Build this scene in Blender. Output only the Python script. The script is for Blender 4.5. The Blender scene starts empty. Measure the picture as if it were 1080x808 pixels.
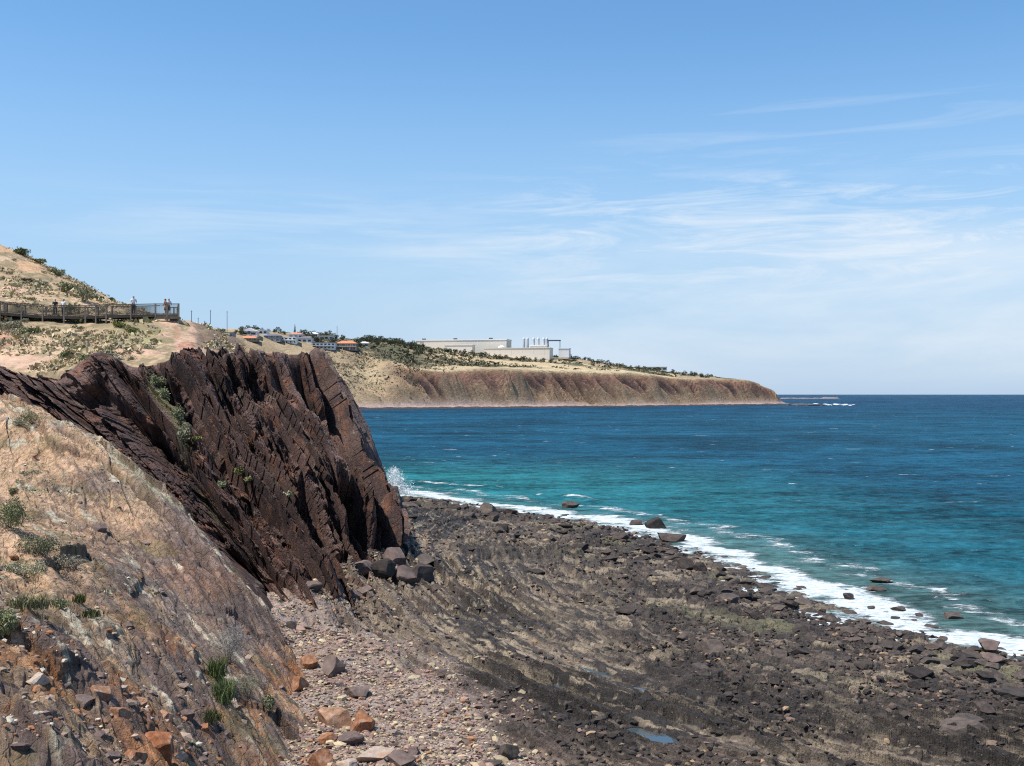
import bpy, bmesh, math, random
import numpy as np
from mathutils import Vector, Matrix
random.seed(7); rng = np.random.default_rng(7)
SC = bpy.context.scene; COL = SC.collection
F = 1158.0; HZ = 416.0; CH = 14.0                       # focal length in photo pixels, horizon row, eye height above the sea

def at(px, py, Y): return ((px-540)/F*Y, Y, CH-(py-HZ)/F*Y)
def lin(*c): return tuple(((v/255+0.055)/1.055)**2.4 if v/255 > 0.04045 else v/255/12.92 for v in c)

# ---------------------------------------------------------------- noise
def _h(ix, iy, iz, s):
    h = (ix.astype(np.int64)*374761393 + iy.astype(np.int64)*668265263 + iz.astype(np.int64)*2147483647 + s*974634777) & 0xFFFFFFFF
    h = ((h ^ (h >> 13))*1274126177) & 0xFFFFFFFF
    h = ((h ^ (h >> 16))*2246822519) & 0xFFFFFFFF
    h = h ^ (h >> 15)
    return (h & 0xFFFFFF)/float(0xFFFFFF)
def hsh(a, b=0, s=0):
    a = np.asarray(a); b = np.zeros_like(a)+b
    return _h(a, b, np.zeros_like(a), s)
def vn(x, y, z=0.0, s=0):
    x, y, z = np.broadcast_arrays(np.asarray(x, float), np.asarray(y, float), np.asarray(z, float))
    xi, yi, zi = np.floor(x), np.floor(y), np.floor(z)
    fx, fy, fz = x-xi, y-yi, z-zi
    fx, fy, fz = [f*f*f*(f*(f*6-15)+10) for f in (fx, fy, fz)]
    r = 0
    flat = not np.any(z)
    for dz in ((0,) if flat else (0, 1)):
        for dy in (0, 1):
            for dx in (0, 1):
                w = (fx if dx else 1-fx)*(fy if dy else 1-fy)*(1 if flat else (fz if dz else 1-fz))
                r = r + w*_h(xi+dx, yi+dy, zi+dz, s)
    return r*2-1
def fbm(x, y, z=0.0, o=4, s=0, g=0.5):
    a, r, n = 1.0, 0, 0
    for i in range(o):
        r = r + a*vn(x*2**i+i*17.3, y*2**i+i*9.1, np.asarray(z)*2**i, s+i); n += a; a *= g
    return r/n*1.5
def ridge(x, y, z=0.0, o=3, s=0): return 1-np.abs(fbm(x, y, z, o, s))*2
def cells(x, y, s=0, tilt=False):
    xi, yi = np.floor(x), np.floor(y)
    f1 = np.full(np.shape(x), 9.0); f2 = f1.copy(); idh = np.zeros(np.shape(x)); ox = idh.copy(); oy = idh.copy()
    for dy in (-1, 0, 1):
        for dx in (-1, 0, 1):
            cx, cy = xi+dx, yi+dy
            ux = x-cx-hsh(cx, cy, s); uy = y-cy-hsh(cx, cy, s+5); d = np.hypot(ux, uy)
            n = d < f1
            f2 = np.where(n, f1, np.minimum(f2, d)); idh = np.where(n, hsh(cx, cy, s+9), idh); ox = np.where(n, ux, ox); oy = np.where(n, uy, oy); f1 = np.where(n, d, f1)
    if tilt: return f1, f2, idh, ox*(np.modf(idh*57.3)[0]-.5)+oy*(np.modf(idh*131.7)[0]-.5)
    return f1, f2, idh
def sst(a, b, x):
    t = np.clip((np.asarray(x)-a)/(b-a), 0, 1); return t*t*(3-2*t)
def mix(a, b, t):
    t = np.asarray(t)[..., None]; return np.asarray(a)*(1-t)+np.asarray(b)*t
class TPS:
    def __init__(s, pts, sc, lam=0.02):
        p = np.array([(a/sc, b/sc) for a, b, c in pts]); z = np.array([c for a, b, c in pts]); n = len(p)
        K = s.k(np.hypot(p[:, None, 0]-p[None, :, 0], p[:, None, 1]-p[None, :, 1]))+np.eye(n)*lam
        P = np.c_[np.ones(n), p]; A = np.zeros((n+3, n+3)); A[:n, :n] = K; A[:n, n:] = P; A[n:, :n] = P.T
        s.w = np.linalg.solve(A, np.r_[z, 0, 0, 0]); s.p = p; s.sc = sc
    @staticmethod
    def k(r): return r*r*np.log(r+1e-9)
    def __call__(s, x, y):
        x = np.asarray(x, float)/s.sc; y = np.asarray(y, float)/s.sc; n = len(s.p)
        r = s.w[n]+s.w[n+1]*x+s.w[n+2]*y
        for i in range(n): r = r+s.w[i]*s.k(np.hypot(x-s.p[i, 0], y-s.p[i, 1]))
        return r
def polydist(x, y, P):
    """signed distance to a polyline (left side of its direction positive), and the length along it"""
    best = np.full(np.shape(x), 1e9); sg = np.zeros(np.shape(x)); al = np.zeros(np.shape(x)); L = 0
    for (ax, ay), (bx, by) in zip(P[:-1], P[1:]):
        dx, dy = bx-ax, by-ay; l = math.hypot(dx, dy)
        t = np.clip(((x-ax)*dx+(y-ay)*dy)/(l*l), 0, 1)
        d = np.hypot(x-ax-t*dx, y-ay-t*dy); c = dx*(y-ay)-dy*(x-ax)
        n = d < best; best = np.where(n, d, best); sg = np.where(n, np.where(c >= 0, 1., -1.), sg); al = np.where(n, L+t*l, al); L += l
    return best*sg, al

# ---------------------------------------------------------------- objects
def tag(o, label=None, cat=None, group=None, kind=None):
    for k, v in (('label', label), ('category', cat), ('group', group), ('kind', kind)):
        if v: o[k] = v
    return o
def link(name, me, mat=None, parent=None):
    o = bpy.data.objects.new(name, me); COL.objects.link(o)
    if mat: me.materials.append(mat)
    if parent is not None: o.parent = parent
    return o
def empty(name, loc, rz=0):
    o = bpy.data.objects.new(name, None); COL.objects.link(o); o.location = loc; o.rotation_euler = (0, 0, rz); o.empty_display_size = .2
    return o
def np_mesh(name, V, Q, col=None, attrs=None, smooth=False):
    V = np.asarray(V, np.float32).reshape(-1, 3); Q = np.asarray(Q, np.int32); k = Q.shape[1]
    me = bpy.data.meshes.new(name)
    me.vertices.add(len(V)); me.vertices.foreach_set('co', V.ravel())
    me.loops.add(Q.size); me.loops.foreach_set('vertex_index', Q.ravel())
    me.polygons.add(len(Q)); me.polygons.foreach_set('loop_start', np.arange(0, Q.size, k, dtype=np.int32))
    me.polygons.foreach_set('use_smooth', np.full(len(Q), smooth))
    me.update(calc_edges=True)
    if col is not None:
        a = me.color_attributes.new('Col', 'FLOAT_COLOR', 'POINT')
        c = np.ones((len(V), 4), np.float32); c[:, :3] = np.clip(np.asarray(col).reshape(-1, 3), 0, 1); a.data.foreach_set('color', c.ravel())
    for n, v in (attrs or {}).items():
        a = me.attributes.new(n, 'FLOAT', 'POINT'); a.data.foreach_set('value', np.asarray(v, np.float32).ravel())
    return me
def grid_faces(nr, nc):
    i = np.arange(nr*nc).reshape(nr, nc)
    return np.stack([i[:-1, :-1], i[:-1, 1:], i[1:, 1:], i[1:, :-1]], -1).reshape(-1, 4)
def polar(px0, px1, n, Ys):
    u = (np.linspace(px0, px1, n)-540)/F; Y = np.asarray(Ys)[:, None]+np.zeros((1, n)); return u[None, :]*Y, Y
def rows(py0, py1, n, z=0): return (CH-z)*F/(np.linspace(py0, py1, n)-HZ)

# ---------------------------------------------------------------- materials
def nd(nt, t, **k):
    n = nt.nodes.new(t)
    for a, v in k.items():
        if a in n.inputs: n.inputs[a].default_value = v
        else: setattr(n, a, v)
    return n
def new_mat(name, rough=0.9, spec=0.3):
    m = bpy.data.materials.new(name); m.use_nodes = True; nt = m.node_tree
    b = nt.nodes['Principled BSDF']; b.inputs['Roughness'].default_value = rough; b.inputs['Specular IOR Level'].default_value = spec
    return m, nt, b
def noise(nt, vec, scale, detail=6, rough=.6, dist=0.):
    n = nd(nt, 'ShaderNodeTexNoise'); n.inputs['Scale'].default_value = scale; n.inputs['Detail'].default_value = detail
    n.inputs['Roughness'].default_value = rough; n.inputs['Distortion'].default_value = dist
    nt.links.new(vec, n.inputs['Vector']); return n.outputs['Fac']
def ramp(nt, fac, stops):
    r = nd(nt, 'ShaderNodeValToRGB'); e = r.color_ramp.elements
    while len(e) < len(stops): e.new(.5)
    for q, (p, c) in zip(e, stops): q.position = p; q.color = (*(c if isinstance(c, tuple) else (c, c, c)), 1)
    nt.links.new(fac, r.inputs[0]); return r.outputs[0]
def mixc(nt, a, b, fac, mode='MIX'):
    n = nd(nt, 'ShaderNodeMix', data_type='RGBA', blend_type=mode)
    for s, v in ((n.inputs[6], a), (n.inputs[7], b), (n.inputs[0], fac)):
        if hasattr(v, 'is_linked'): nt.links.new(v, s)
        else: s.default_value = v if not isinstance(v, tuple) else (*v, 1)
    return n.outputs[2]
def math_(nt, op, a, b=0., c=None):
    n = nd(nt, 'ShaderNodeMath', operation=op)
    for i, v in enumerate((a, b) if c is None else (a, b, c)):
        if hasattr(v, 'is_linked'): nt.links.new(v, n.inputs[i])
        else: n.inputs[i].default_value = v
    return n.outputs[0]
def bump(nt, b, h, strength, dist):
    n = nd(nt, 'ShaderNodeBump'); n.inputs['Strength'].default_value = strength; n.inputs['Distance'].default_value = dist
    nt.links.new(h, n.inputs['Height']); nt.links.new(n.outputs[0], b.inputs['Normal'])
def geo(nt, coord='Object'): return nd(nt, 'ShaderNodeTexCoord').outputs[coord]
def attr(nt, n, out='Color'): return nd(nt, 'ShaderNodeAttribute', attribute_name=n).outputs[out]
def terrain_mat(name, s1, s2, lo=.55, hi=1.5, bs=.6, bd=.1, rough=.92, spec=.2, patches=(), cracks=None):
    """colour from the surface's own pattern ('Col'), broken up by two scales of grain, with a rough relief"""
    m, nt, b = new_mat(name, rough, spec); v = geo(nt)
    n1 = noise(nt, v, s1, 8, .7); n2 = noise(nt, v, s2, 6, .7)
    f = mixc(nt, ramp(nt, n1, [(.3, lo), (.7, hi)]), ramp(nt, n2, [(.3, lo), (.7, hi)]), .5)
    c = attr(nt, 'Col')
    for i, (sc, pc, lo_, hi_, a_) in enumerate(patches):
        mp = nd(nt, 'ShaderNodeMapping'); mp.inputs['Location'].default_value = (i*13., i*7., i*5.); nt.links.new(v, mp.inputs[0])
        c = mixc(nt, c, pc, ramp(nt, noise(nt, mp.outputs[0], sc, 7, .65), [(lo_, 0.), (hi_, a_)]))
    h = math_(nt, 'ADD', n1, n2)
    if cracks:
        mp = nd(nt, 'ShaderNodeMapping'); mp.inputs['Scale'].default_value = cracks[0]; mp.inputs['Rotation'].default_value = (0, 0, math.atan2(20, 14) if cracks[0][0] != cracks[0][1] else 0)
        wv_ = nd(nt, 'ShaderNodeVectorMath', operation='MULTIPLY_ADD'); nz = nd(nt, 'ShaderNodeTexNoise'); nz.inputs['Scale'].default_value = 1.5; nt.links.new(v, nz.inputs['Vector']); nt.links.new(nz.outputs['Color'], wv_.inputs[0]); wv_.inputs[1].default_value = (.5, .5, .5); nt.links.new(v, wv_.inputs[2])
        nt.links.new(wv_.outputs[0], mp.inputs[0])
        vo = nd(nt, 'ShaderNodeTexVoronoi', feature='DISTANCE_TO_EDGE'); vo.inputs['Scale'].default_value = 1.; nt.links.new(mp.outputs[0], vo.inputs['Vector'])
        ck = ramp(nt, vo.outputs['Distance'], [(0., cracks[2]), (cracks[1], 1.)]); f = mixc(nt, f, ck, ramp(nt, n1, [(.42, .1), (.6, .75)]), 'MULTIPLY'); h = math_(nt, 'ADD', h, math_(nt, 'MULTIPLY', ck, .7))
    nt.links.new(mixc(nt, c, f, 1., 'MULTIPLY'), b.inputs['Base Color'])
    bump(nt, b, h, bs, bd); return m
def plain(name, c, rough=.7, scale=3., lo=.8, hi=1.2, spec=.3, bs=.15):
    m, nt, b = new_mat(name, rough, spec); n = noise(nt, geo(nt), scale, 5)
    nt.links.new(mixc(nt, c, ramp(nt, n, [(.3, lo), (.7, hi)]), 1., 'MULTIPLY'), b.inputs['Base Color'])
    bump(nt, b, n, bs, .03); return m
def rand_mat(name, c1, c2, scale, lo=.6, hi=1.4, patch=None, rough=.9, bs=.6, bd=.08):
    """every object its own shade between two colours; grain; optional patches of another colour"""
    m, nt, b = new_mat(name, rough, .25); v = geo(nt)
    r = nd(nt, 'ShaderNodeObjectInfo').outputs['Random']
    n = noise(nt, v, scale, 8, .7); c = mixc(nt, c1, c2, r)
    if patch: c = mixc(nt, c, patch, ramp(nt, noise(nt, v, scale*.5, 4), [(.55, 0.), (.68, .85)]))
    nt.links.new(mixc(nt, c, ramp(nt, n, [(.3, lo), (.7, hi)]), 1., 'MULTIPLY'), b.inputs['Base Color'])
    bump(nt, b, n, bs, bd); return m
def leaf_mat(name):
    m, nt, b = new_mat(name, .75, .2)
    r = nd(nt, 'ShaderNodeObjectInfo').outputs['Random']
    nt.links.new(mixc(nt, attr(nt, 'Col'), ramp(nt, r, [(0., .75), (1., 1.25)]), 1., 'MULTIPLY'), b.inputs['Base Color'])
    return m
M = {}
M['slab'] = terrain_mat('weathered_slope', 3., 22., .35, 1.6, 1., .09, patches=((5., (.07, .052, .046), .60, .68, .8), (3.2, (.50, .45, .34), .66, .73, .7)), cracks=((2.6, .6, 1.2), .04, .4))
M['cliff'] = terrain_mat('dark_bedded_rock', 1.2, 6., .4, 1.6, .8, .10, patches=((.7, (.26, .115, .065), .52, .68, .6), (1.9, (.36, .31, .23), .62, .72, .7), (1.1, (.035, .025, .024), .60, .68, .5)), cracks=((1.3, 1.3, 1.3), .035, .3))
M['bench'] = terrain_mat('dry_bank', .8, 4., .6, 1.4, .6, .15)
M['shore'] = terrain_mat('shore_rock', 2.4, 11., .35, 1.6, 1., .1, .75, .3, patches=((3.2, (.026, .022, .020), .55, .62, .75), (5., (.34, .27, .19), .62, .68, .65)))
M['head'] = terrain_mat('far_slope', .06, .4, .6, 1.4, .7, 1.5)
M['stone'] = terrain_mat('loose_stone', 3., 14., .7, 1.3, .5, .03)
M['boulder'] = rand_mat('dark_boulder', (.035, .028, .025), (.10, .078, .065), 2.5, .5, 1.5)
M['brown_rock'] = rand_mat('purple_brown_rock', (.12, .085, .075), (.17, .125, .105), 1.5, .55, 1.4)
M['orange_rock'] = rand_mat('orange_rock', (.27, .105, .045), (.32, .19, .12), 2.6, .4, 1.5, (.26, .2, .16))
M['pale_rock'] = rand_mat('pale_rock', (.36, .27, .21), (.46, .37, .30), 2.2, .6, 1.3, (.30, .15, .07))
M['reef'] = plain('reef_rock', (.10, .08, .075), .9, .2, .4, 1.5)
M['breakwater'] = plain('breakwater_stone', (.20, .155, .15), .9, .05, .6, 1.3)
M['leaf'] = leaf_mat('leaves')
M['bark'] = plain('bark', (.13, .10, .075), .9, 4.)
M['timber'] = plain('weathered_timber', (.12, .095, .072), .85, 3., .7, 1.3)
M['timber_light'] = plain('greyed_timber', (.19, .16, .125), .85, 3., .7, 1.3)
m, nt, b = new_mat('fine_spray', .6); b.inputs['Base Color'].default_value = (.8, .82, .82, 1); b.inputs['Alpha'].default_value = .55; M['mist'] = m
M['foam'] = plain('foam', (.82, .84, .84), .6, 2., .9, 1.05)

# ---------------------------------------------------------------- camera, light, sky
cam = bpy.data.cameras.new('camera'); co = bpy.data.objects.new('camera', cam); COL.objects.link(co)
co.location = (0, 0, CH); co.rotation_euler = (math.radians(90), 0, 0)
cam.sensor_width = 36; cam.lens = 36*F/1080; cam.shift_y = (HZ-404)/1080; cam.clip_end = 200000; cam.clip_start = .1
SC.camera = co
EL, AZ = math.radians(64), math.radians(-112)           # azimuth from +Y, clockwise positive: the sun stands to the left
sd = Vector((math.sin(AZ)*math.cos(EL), math.cos(AZ)*math.cos(EL), math.sin(EL)))
sl = bpy.data.lights.new('sun', 'SUN'); sl.energy = 4.6; sl.angle = math.radians(.5); sl.color = (1., .955, .88)
so = bpy.data.objects.new('sun', sl); COL.objects.link(so); so.rotation_euler = (-sd).to_track_quat('-Z', 'Y').to_euler()
w = bpy.data.worlds.new('World'); SC.world = w; w.use_nodes = True; nt = w.node_tree
bg = nt.nodes['Background']
sky = nd(nt, 'ShaderNodeTexSky', sky_type='NISHITA', sun_disc=False, sun_elevation=EL, sun_rotation=AZ % (2*math.pi), altitude=0, air_density=1.0, dust_density=0.6, ozone_density=3.0)
tc = nd(nt, 'ShaderNodeTexCoord').outputs['Generated']
sp = nd(nt, 'ShaderNodeSeparateXYZ'); nt.links.new(tc, sp.inputs[0])
X, Y_, Z = sp.outputs
hd = math_(nt, 'SQRT', math_(nt, 'ADD', math_(nt, 'MULTIPLY', X, X), math_(nt, 'MULTIPLY', Y_, Y_)))
el = math_(nt, 'DIVIDE', Z, math_(nt, 'MAXIMUM', hd, .05)); az = math_(nt, 'ARCTAN2', X, Y_)
def cloud(sx, sy, tilt, seed, lo, hi, det=8, ro=.62, dist=.6):
    c = nd(nt, 'ShaderNodeCombineXYZ'); nt.links.new(math_(nt, 'MULTIPLY', az, sx), c.inputs[0])
    nt.links.new(math_(nt, 'MULTIPLY', math_(nt, 'ADD', el, math_(nt, 'MULTIPLY', az, tilt)), sy), c.inputs[1]); c.inputs[2].default_value = seed
    return ramp(nt, noise(nt, c.outputs[0], 1., det, ro, dist), [(lo, 0.), (hi, 1.)])
def band(v, a, b, c, d):                                # trapezoid window
    n1 = nd(nt, 'ShaderNodeMapRange', interpolation_type='SMOOTHSTEP'); n1.inputs[1].default_value = a; n1.inputs[2].default_value = b
    n2 = nd(nt, 'ShaderNodeMapRange', interpolation_type='SMOOTHSTEP'); n2.inputs[1].default_value = c; n2.inputs[2].default_value = d
    n2.inputs[3].default_value = 1; n2.inputs[4].default_value = 0
    nt.links.new(v, n1.inputs[0]); nt.links.new(v, n2.inputs[0]); return math_(nt, 'MULTIPLY', n1.outputs[0], n2.outputs[0])
mul = lambda a, b: math_(nt, 'MULTIPLY', a, b)
c1 = mul(cloud(6., 48, .0, 3.1, .47, .72, 9, .68, 1.), mul(band(el, .07, .13, .17, .22), band(az, -.12, .1, .6, 1.2)))
c2 = mul(cloud(2.6, 11, .02, 8.4, .30, .72, 8, .6), mul(band(el, -.02, .05, .11, .17), band(az, -.25, .15, .8, 1.4)))
c3 = mul(cloud(3.4, 46, -.03, 5.7, .54, .74), mul(band(el, .16, .2, .25, .29), band(az, .0, .15, .6, 1.)))
c4 = mul(cloud(4.5, 55, -.01, 1.7, .46, .7), mul(band(el, .09, .13, .16, .2), band(az, -.5, -.25, -.02, .08)))
cl = math_(nt, 'MINIMUM', math_(nt, 'ADD', math_(nt, 'ADD', mul(c1, .68), mul(c2, .8)), math_(nt, 'ADD', mul(c3, .22), mul(c4, .28))), .75)
hz = band(el, -.3, -.01, .0, .34)                       # pale air low over the sea
hs = nd(nt, 'ShaderNodeHueSaturation'); hs.inputs['Hue'].default_value = .496; hs.inputs['Saturation'].default_value = 1.2; hs.inputs['Value'].default_value = 1.27
nt.links.new(sky.outputs[0], hs.inputs['Color'])
skyc = mixc(nt, hs.outputs[0], (2.95, 4.25, 6.0), mul(hz, .85))
nt.links.new(mixc(nt, skyc, (6.0, 6.5, 7.0), cl), bg.inputs['Color']); bg.inputs['Strength'].default_value = .105
SC.view_settings.view_transform = 'Standard'; SC.view_settings.look = 'None'; SC.view_settings.exposure = .42; SC.view_settings.gamma = 1
SC.cycles.max_bounces = 6; SC.cycles.use_denoising = False; SC.cycles.pixel_filter_type = 'BLACKMAN_HARRIS'; SC.cycles.filter_width = 1.15

# ---------------------------------------------------------------- rocky foreshore
SHORE_PX = [(1500, 735), (1300, 722), (1180, 710), (1080, 697), (1010, 686), (960, 674), (900, 654), (850, 633), (800, 613), (740, 590), (700, 571), (640, 554), (560, 541), (470, 529), (420, 521), (380, 517), (250, 515), (0, 515), (-400, 515)]
SHORE = [at(a, b, CH*F/(b-HZ))[:2] for a, b in SHORE_PX]
def g(px, py, z=1.5): Y = (CH-z)*F/(py-HZ); return ((px-540)/F*Y, Y)
BEACH = [g(640, 850), g(560, 800), g(505, 760), g(470, 720), g(420, 690), g(372, 668), g(330, 652), g(240, 640)]
POOLS = [(518, 684, 1.9, .28), (545, 699, 1.6, .22), (566, 706, .6, .2), (634, 706, .8, .3), (590, 723, .7, .25), (690, 697, .7, .22), (713, 700, .45, .3), (660, 690, .7, .2),
         (690, 778, 1.5, .65), (652, 775, .6, .25), (730, 792, .8, .25), (536, 760, .35, .3), (676, 722, .5, .2), (705, 763, .4, .2), (1012, 690, 0., 0.), (640, 716, .5, .16), (590, 757, .5, .16), (750, 772, .35, .2), (620, 702, .8, .16), (668, 713, .7, .16), (700, 742, .6, .18), (575, 742, .7, .18), (610, 770, .5, .2), (780, 745, .7, .2), (500, 690, .6, .16), (735, 690, .6, .18), (820, 780, .8, .22)]
POOLS = [p for p in POOLS if p[2] > 0]
PW = []
for a, b, l, wd in POOLS:
    x, y = g(a, b, 1.15); th = math.atan2(y-95, x-80)+math.pi/2; PW.append((x, y, l, wd, th))
def shore_fields(x, y):
    d, al = polydist(x, y, SHORE)                       # inland positive
    return d, al
def beach_mask(x, y):
    d, _ = polydist(x, y, BEACH)
    return sst(-2.2, 2.2, d+1.8*fbm(x*.35, y*.35, 0, 3, 41))
def strata(x, y):
    r = np.hypot(x-80, y-95)+.4*fbm(x*.07, y*.07, 0, 3, 51)+.12*vn(x*.5, y*.5, 0, 3)
    return r
FOOT = [g(270, 655, 3), g(300, 640, 3), g(330, 622, 3), g(364, 604, 3), g(392, 592, 2.5), g(417, 584, 2), g(428, 570, 1.5), g(424, 548, 1)]
def plat_base(x, y):
    d, al = shore_fields(x, y); fd, _ = polydist(x, y, FOOT)
    dd = d+1.1*fbm(x*.16, y*.16, 0, 4, 60)
    z = np.where(dd < 0, np.maximum(dd*.09, -3.), .05+.55*sst(0, 9, dd)+.75*sst(8, 32, dd)+.9*sst(28, 48, dd)+1.3*np.exp(-(np.maximum(0, np.where(fd < 0, -fd, 0))/3.2)))
    return z, dd
def platform(x, y, full=False):
    z, d = plat_base(x, y)
    bm = beach_mask(x, y); r = strata(x, y); th = np.arctan2(y-95, x-80)*86
    amp = sst(3, 14, d)*(1-.85*bm)
    wx = .18*fbm(x*.6, y*.6, 0, 3, 14)
    m1 = vn(r*.42, th*.02, 0, 11)
    a1, a2, ah, at_ = cells((r+wx)*.62, th*.075, 11, True); b1_, b2_, bh, bt = cells((r+wx)*2.0, th*.26, 12, True); c1_, c2_, ch3, ct = cells((r+wx)*5.5, th*.9, 13, True)
    blk = bh-.5
    amod = .55+.75*sst(-.3, .4, fbm(x*.12, y*.12, 0, 2, 16))
    lr = .34*vn(r*.75, th*.012, 0, 131)+.24*vn(r*1.9, th*.03, 0, 132)+.12*vn(r*4.6, th*.09, 0, 133)
    ph1 = r*.62+.55*vn(r*.25, th*.03, 0, 141)+.12*vn(r*2, th*.2, 0, 142); ph2 = r*1.9+.6*vn(r*.5, th*.05, 0, 143)+.15*vn(r*4, th*.5, 0, 144); ph3 = r*4.6+.6*vn(r, th*.1, 0, 145)
    s1, s2, s3 = ph1-np.floor(ph1), ph2-np.floor(ph2), ph3-np.floor(ph3)            # upturned beds: each a sharp ledge with a groove behind it
    h1, h2 = hsh(np.floor(ph1), np.floor(th*.05+3*hsh(np.floor(ph1), 0, 4)), 146), hsh(np.floor(ph2), np.floor(th*.12+3*hsh(np.floor(ph2), 0, 5)), 147)
    led = .55*(.35+.65*h1)*(s1-.5)+.26*h2*(s2-.5)+.05*(s3-.5)
    st = (.45*lr+led+.10*(ah-.5)+.13*at_+.15*(bh-.5)+.19*bt+.07*(ch3-.5)+.09*ct)*amod
    st = st-.07*sst(.10, .0, b2_-b1_)*amod-.035*sst(.14, .0, c2_-c1_)
    cz = (1-sst(10, 26, d+5*fbm(x*.1, y*.1, 0, 2, 77)))*(1-bm)
    f1, f2, ch, t1 = cells(x*.8+.2*vn(x*2, y*2, 0, 8), y*.8, 21, True); g1, g2, gh, t2 = cells(x*2., y*2., 25, True)
    cob = .26*(ch-.4)+.26*t1+.15*(gh-.4)+.20*t2-.10*sst(.12, 0, f2-f1)-.07*sst(.15, 0, g2-g1)
    rough = .05*fbm(x*2.2, y*2.2, 0, 4, 31)
    z = z+st*amp*(1-.5*cz)+cob*(cz*.8+.08)*sst(-9, 2, d)+rough+bm*(.15*fbm(x*.4, y*.4, 0, 3, 33)+.06*gh)
    big = sst(.3, .55, fbm(x*.10+3, y*.10, 0, 3, 91)+.3*vn(r*.8, th*.06, 0, 93))*(1-bm)*sst(2, 8, d)      # higher dark outcrops
    z = z+big*(.18+.22*(ah-.3)+.2*(gh-.4)+.15*t2)
    pool = np.zeros(np.shape(x)); 
    for px_, py_, l, wd, t in PW:
        u = (x-px_)*math.cos(t)+(y-py_)*math.sin(t); v = -(x-px_)*math.sin(t)+(y-py_)*math.cos(t)
        pool = np.maximum(pool, np.clip(1.35-np.hypot(u/l, v/wd), 0, 1))
    zp = plat_base(x, y)[0]-.10
    z = np.where(pool > 0, z*(1-np.minimum(1, pool*2.2))+(zp-.24*pool+.8*st+.20*fbm(x*2.6, y*2.6, 0, 3, 35))*np.minimum(1, pool*2.2), z)
    z = np.where((pool > .02) & (pool < .42), np.maximum(z, zp+.02), z)   # a rim holds each pool
    if not full: return z
    return z, dict(d=d, bm=bm, st=st*amp, cz=cz, big=big, ch=ch, gh=gh, m1=m1, s1=s1, s2=s2, s3=s3, h1=h1, h2=h2, bh=bh, bh2=ch3, pool=pool, r=r, th=th, blk=blk)
def ground_at(px, py, n=6):
    z = 1.
    for _ in range(n):
        Y = (CH-z)*F/(py-HZ); x = (px-540)/F*Y; z = float(platform(np.array([x]), np.array([Y]))[0])
    return x, Y, z
Ys = np.r_[rows(860, 516, 760, 1.), np.linspace(164, 260, 12)]
gx, gy = polar(150, 1330, 1150, Ys)
gz, fl = platform(gx, gy, True)
gz[1:-1, 1:-1] = .7*gz[1:-1, 1:-1]+.05*(gz[:-2, 1:-1]+gz[2:, 1:-1])+.10*(gz[1:-1, :-2]+gz[1:-1, 2:])
c = np.zeros(gx.shape+(3,))
n1 = fbm(gx*.5, gy*.5, 0, 4, 101); n2 = fbm(gx*1.7, gy*1.7, 0, 3, 102); nb = fbm(gx*.11, gy*.11, 0, 3, 103)
dark = np.array((.046, .037, .032)); tan = np.array((.335, .265, .18)); grey = np.array((.15, .125, .10)); brown = np.array((.125, .09, .072)); pale = np.array((.42, .325, .275)); pink = np.array((.31, .205, .165))
t = sst(-.12, .30, -2.6*fl['st']+.6*n1+.75*nb+.10*n2-.27)
c = mix(dark+np.zeros_like(c), tan, t*.9)
ln = vn(fl['r']*3.4, fl['th']*.06, 0, 121)+.7*vn(fl['r']*8, fl['th']*.16, 0, 122)
c = mix(c, grey, sst(.1, .5, n2+.4*fl['blk'])*.35)
bedk = (1-fl['bm'])*(1-.75*fl['cz'])
c = mix(c, dark*.75, ((fl['s1'] > .5)*(fl['h1'] > .3))*.75*bedk); c = mix(c, dark*.6, ((fl['s2'] > .5)*(fl['h2'] > .35))*.8*bedk); c = mix(c, tan*.95, ((fl['s2'] < .22)*(fl['h2'] > .25)*(n2+.6*nb > -.25))*.7*bedk); c = mix(c, dark*.8, (fl['s3'] > .6)*.25*bedk); c = mix(c, tan*1.08, (fl['s1'] < .20)*(nb+.5*n1 > -.2)*.75*bedk)
c = mix(c, dark*.7, np.where((fl['bh']+.35*nb+.25*n1 > .55), .85, 0.)*(1-fl['bm'])*(1-.5*fl['cz'])); c = mix(c, tan*1.1, np.where((fl['bh2']+.4*nb-.3*n1 > .82), .8, 0.)*(1-fl['bm'])*(1-.5*fl['big']))  # black cells: dark wet rock, with shadows of the low ledges painted in
c = mix(c, dark*.75, sst(.15, .6, ln)*.75*(1-fl['cz']))
c = mix(c, tan*1.05, sst(.2, .65, -ln+.3*nb)*.42*(1-fl['cz']))
c = mix(c, brown, sst(.0, .5, nb+.3*n1)*.45)
c = mix(c, np.where((fl['ch'] > .85)[..., None], tan*.8, np.where((fl['gh'] > .6)[..., None], brown*.7, dark*.9)), fl['cz']*.7)
c = mix(c, dark*.8, fl['big']*.85*(1-.75*sst(.05, .5, -ln+.5*n2)))
gmask = sst(24, 36, fl['d'])*(1-fl['bm'])              # brownish bedrock nearer the cliff
c = mix(c, np.array((.17, .125, .10)), gmask*sst(-.1, .6, n1)*.4)
c = mix(c, mix(pale+np.zeros_like(c), pink, sst(-.3, .4, n1+n2*.5)), fl['bm']*(.75+.25*np.clip(n2, -1, 1)))
c = mix(c, np.array((.05, .04, .036)), fl['bm']*sst(.62, .75, fl['gh']*.6+n2*.5))
c = mix(c, np.array((.16, .15, .08)), sst(.2, .6, fbm(gx*.2+9, gy*.2, 0, 3, 8))*(1-sst(4, 16, fl['d']))*sst(0, 3, fl['d'])*.7)
c *= (1-.35*(1-sst(-.5, 3, fl['d'])))[..., None]       # wet edge
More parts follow.
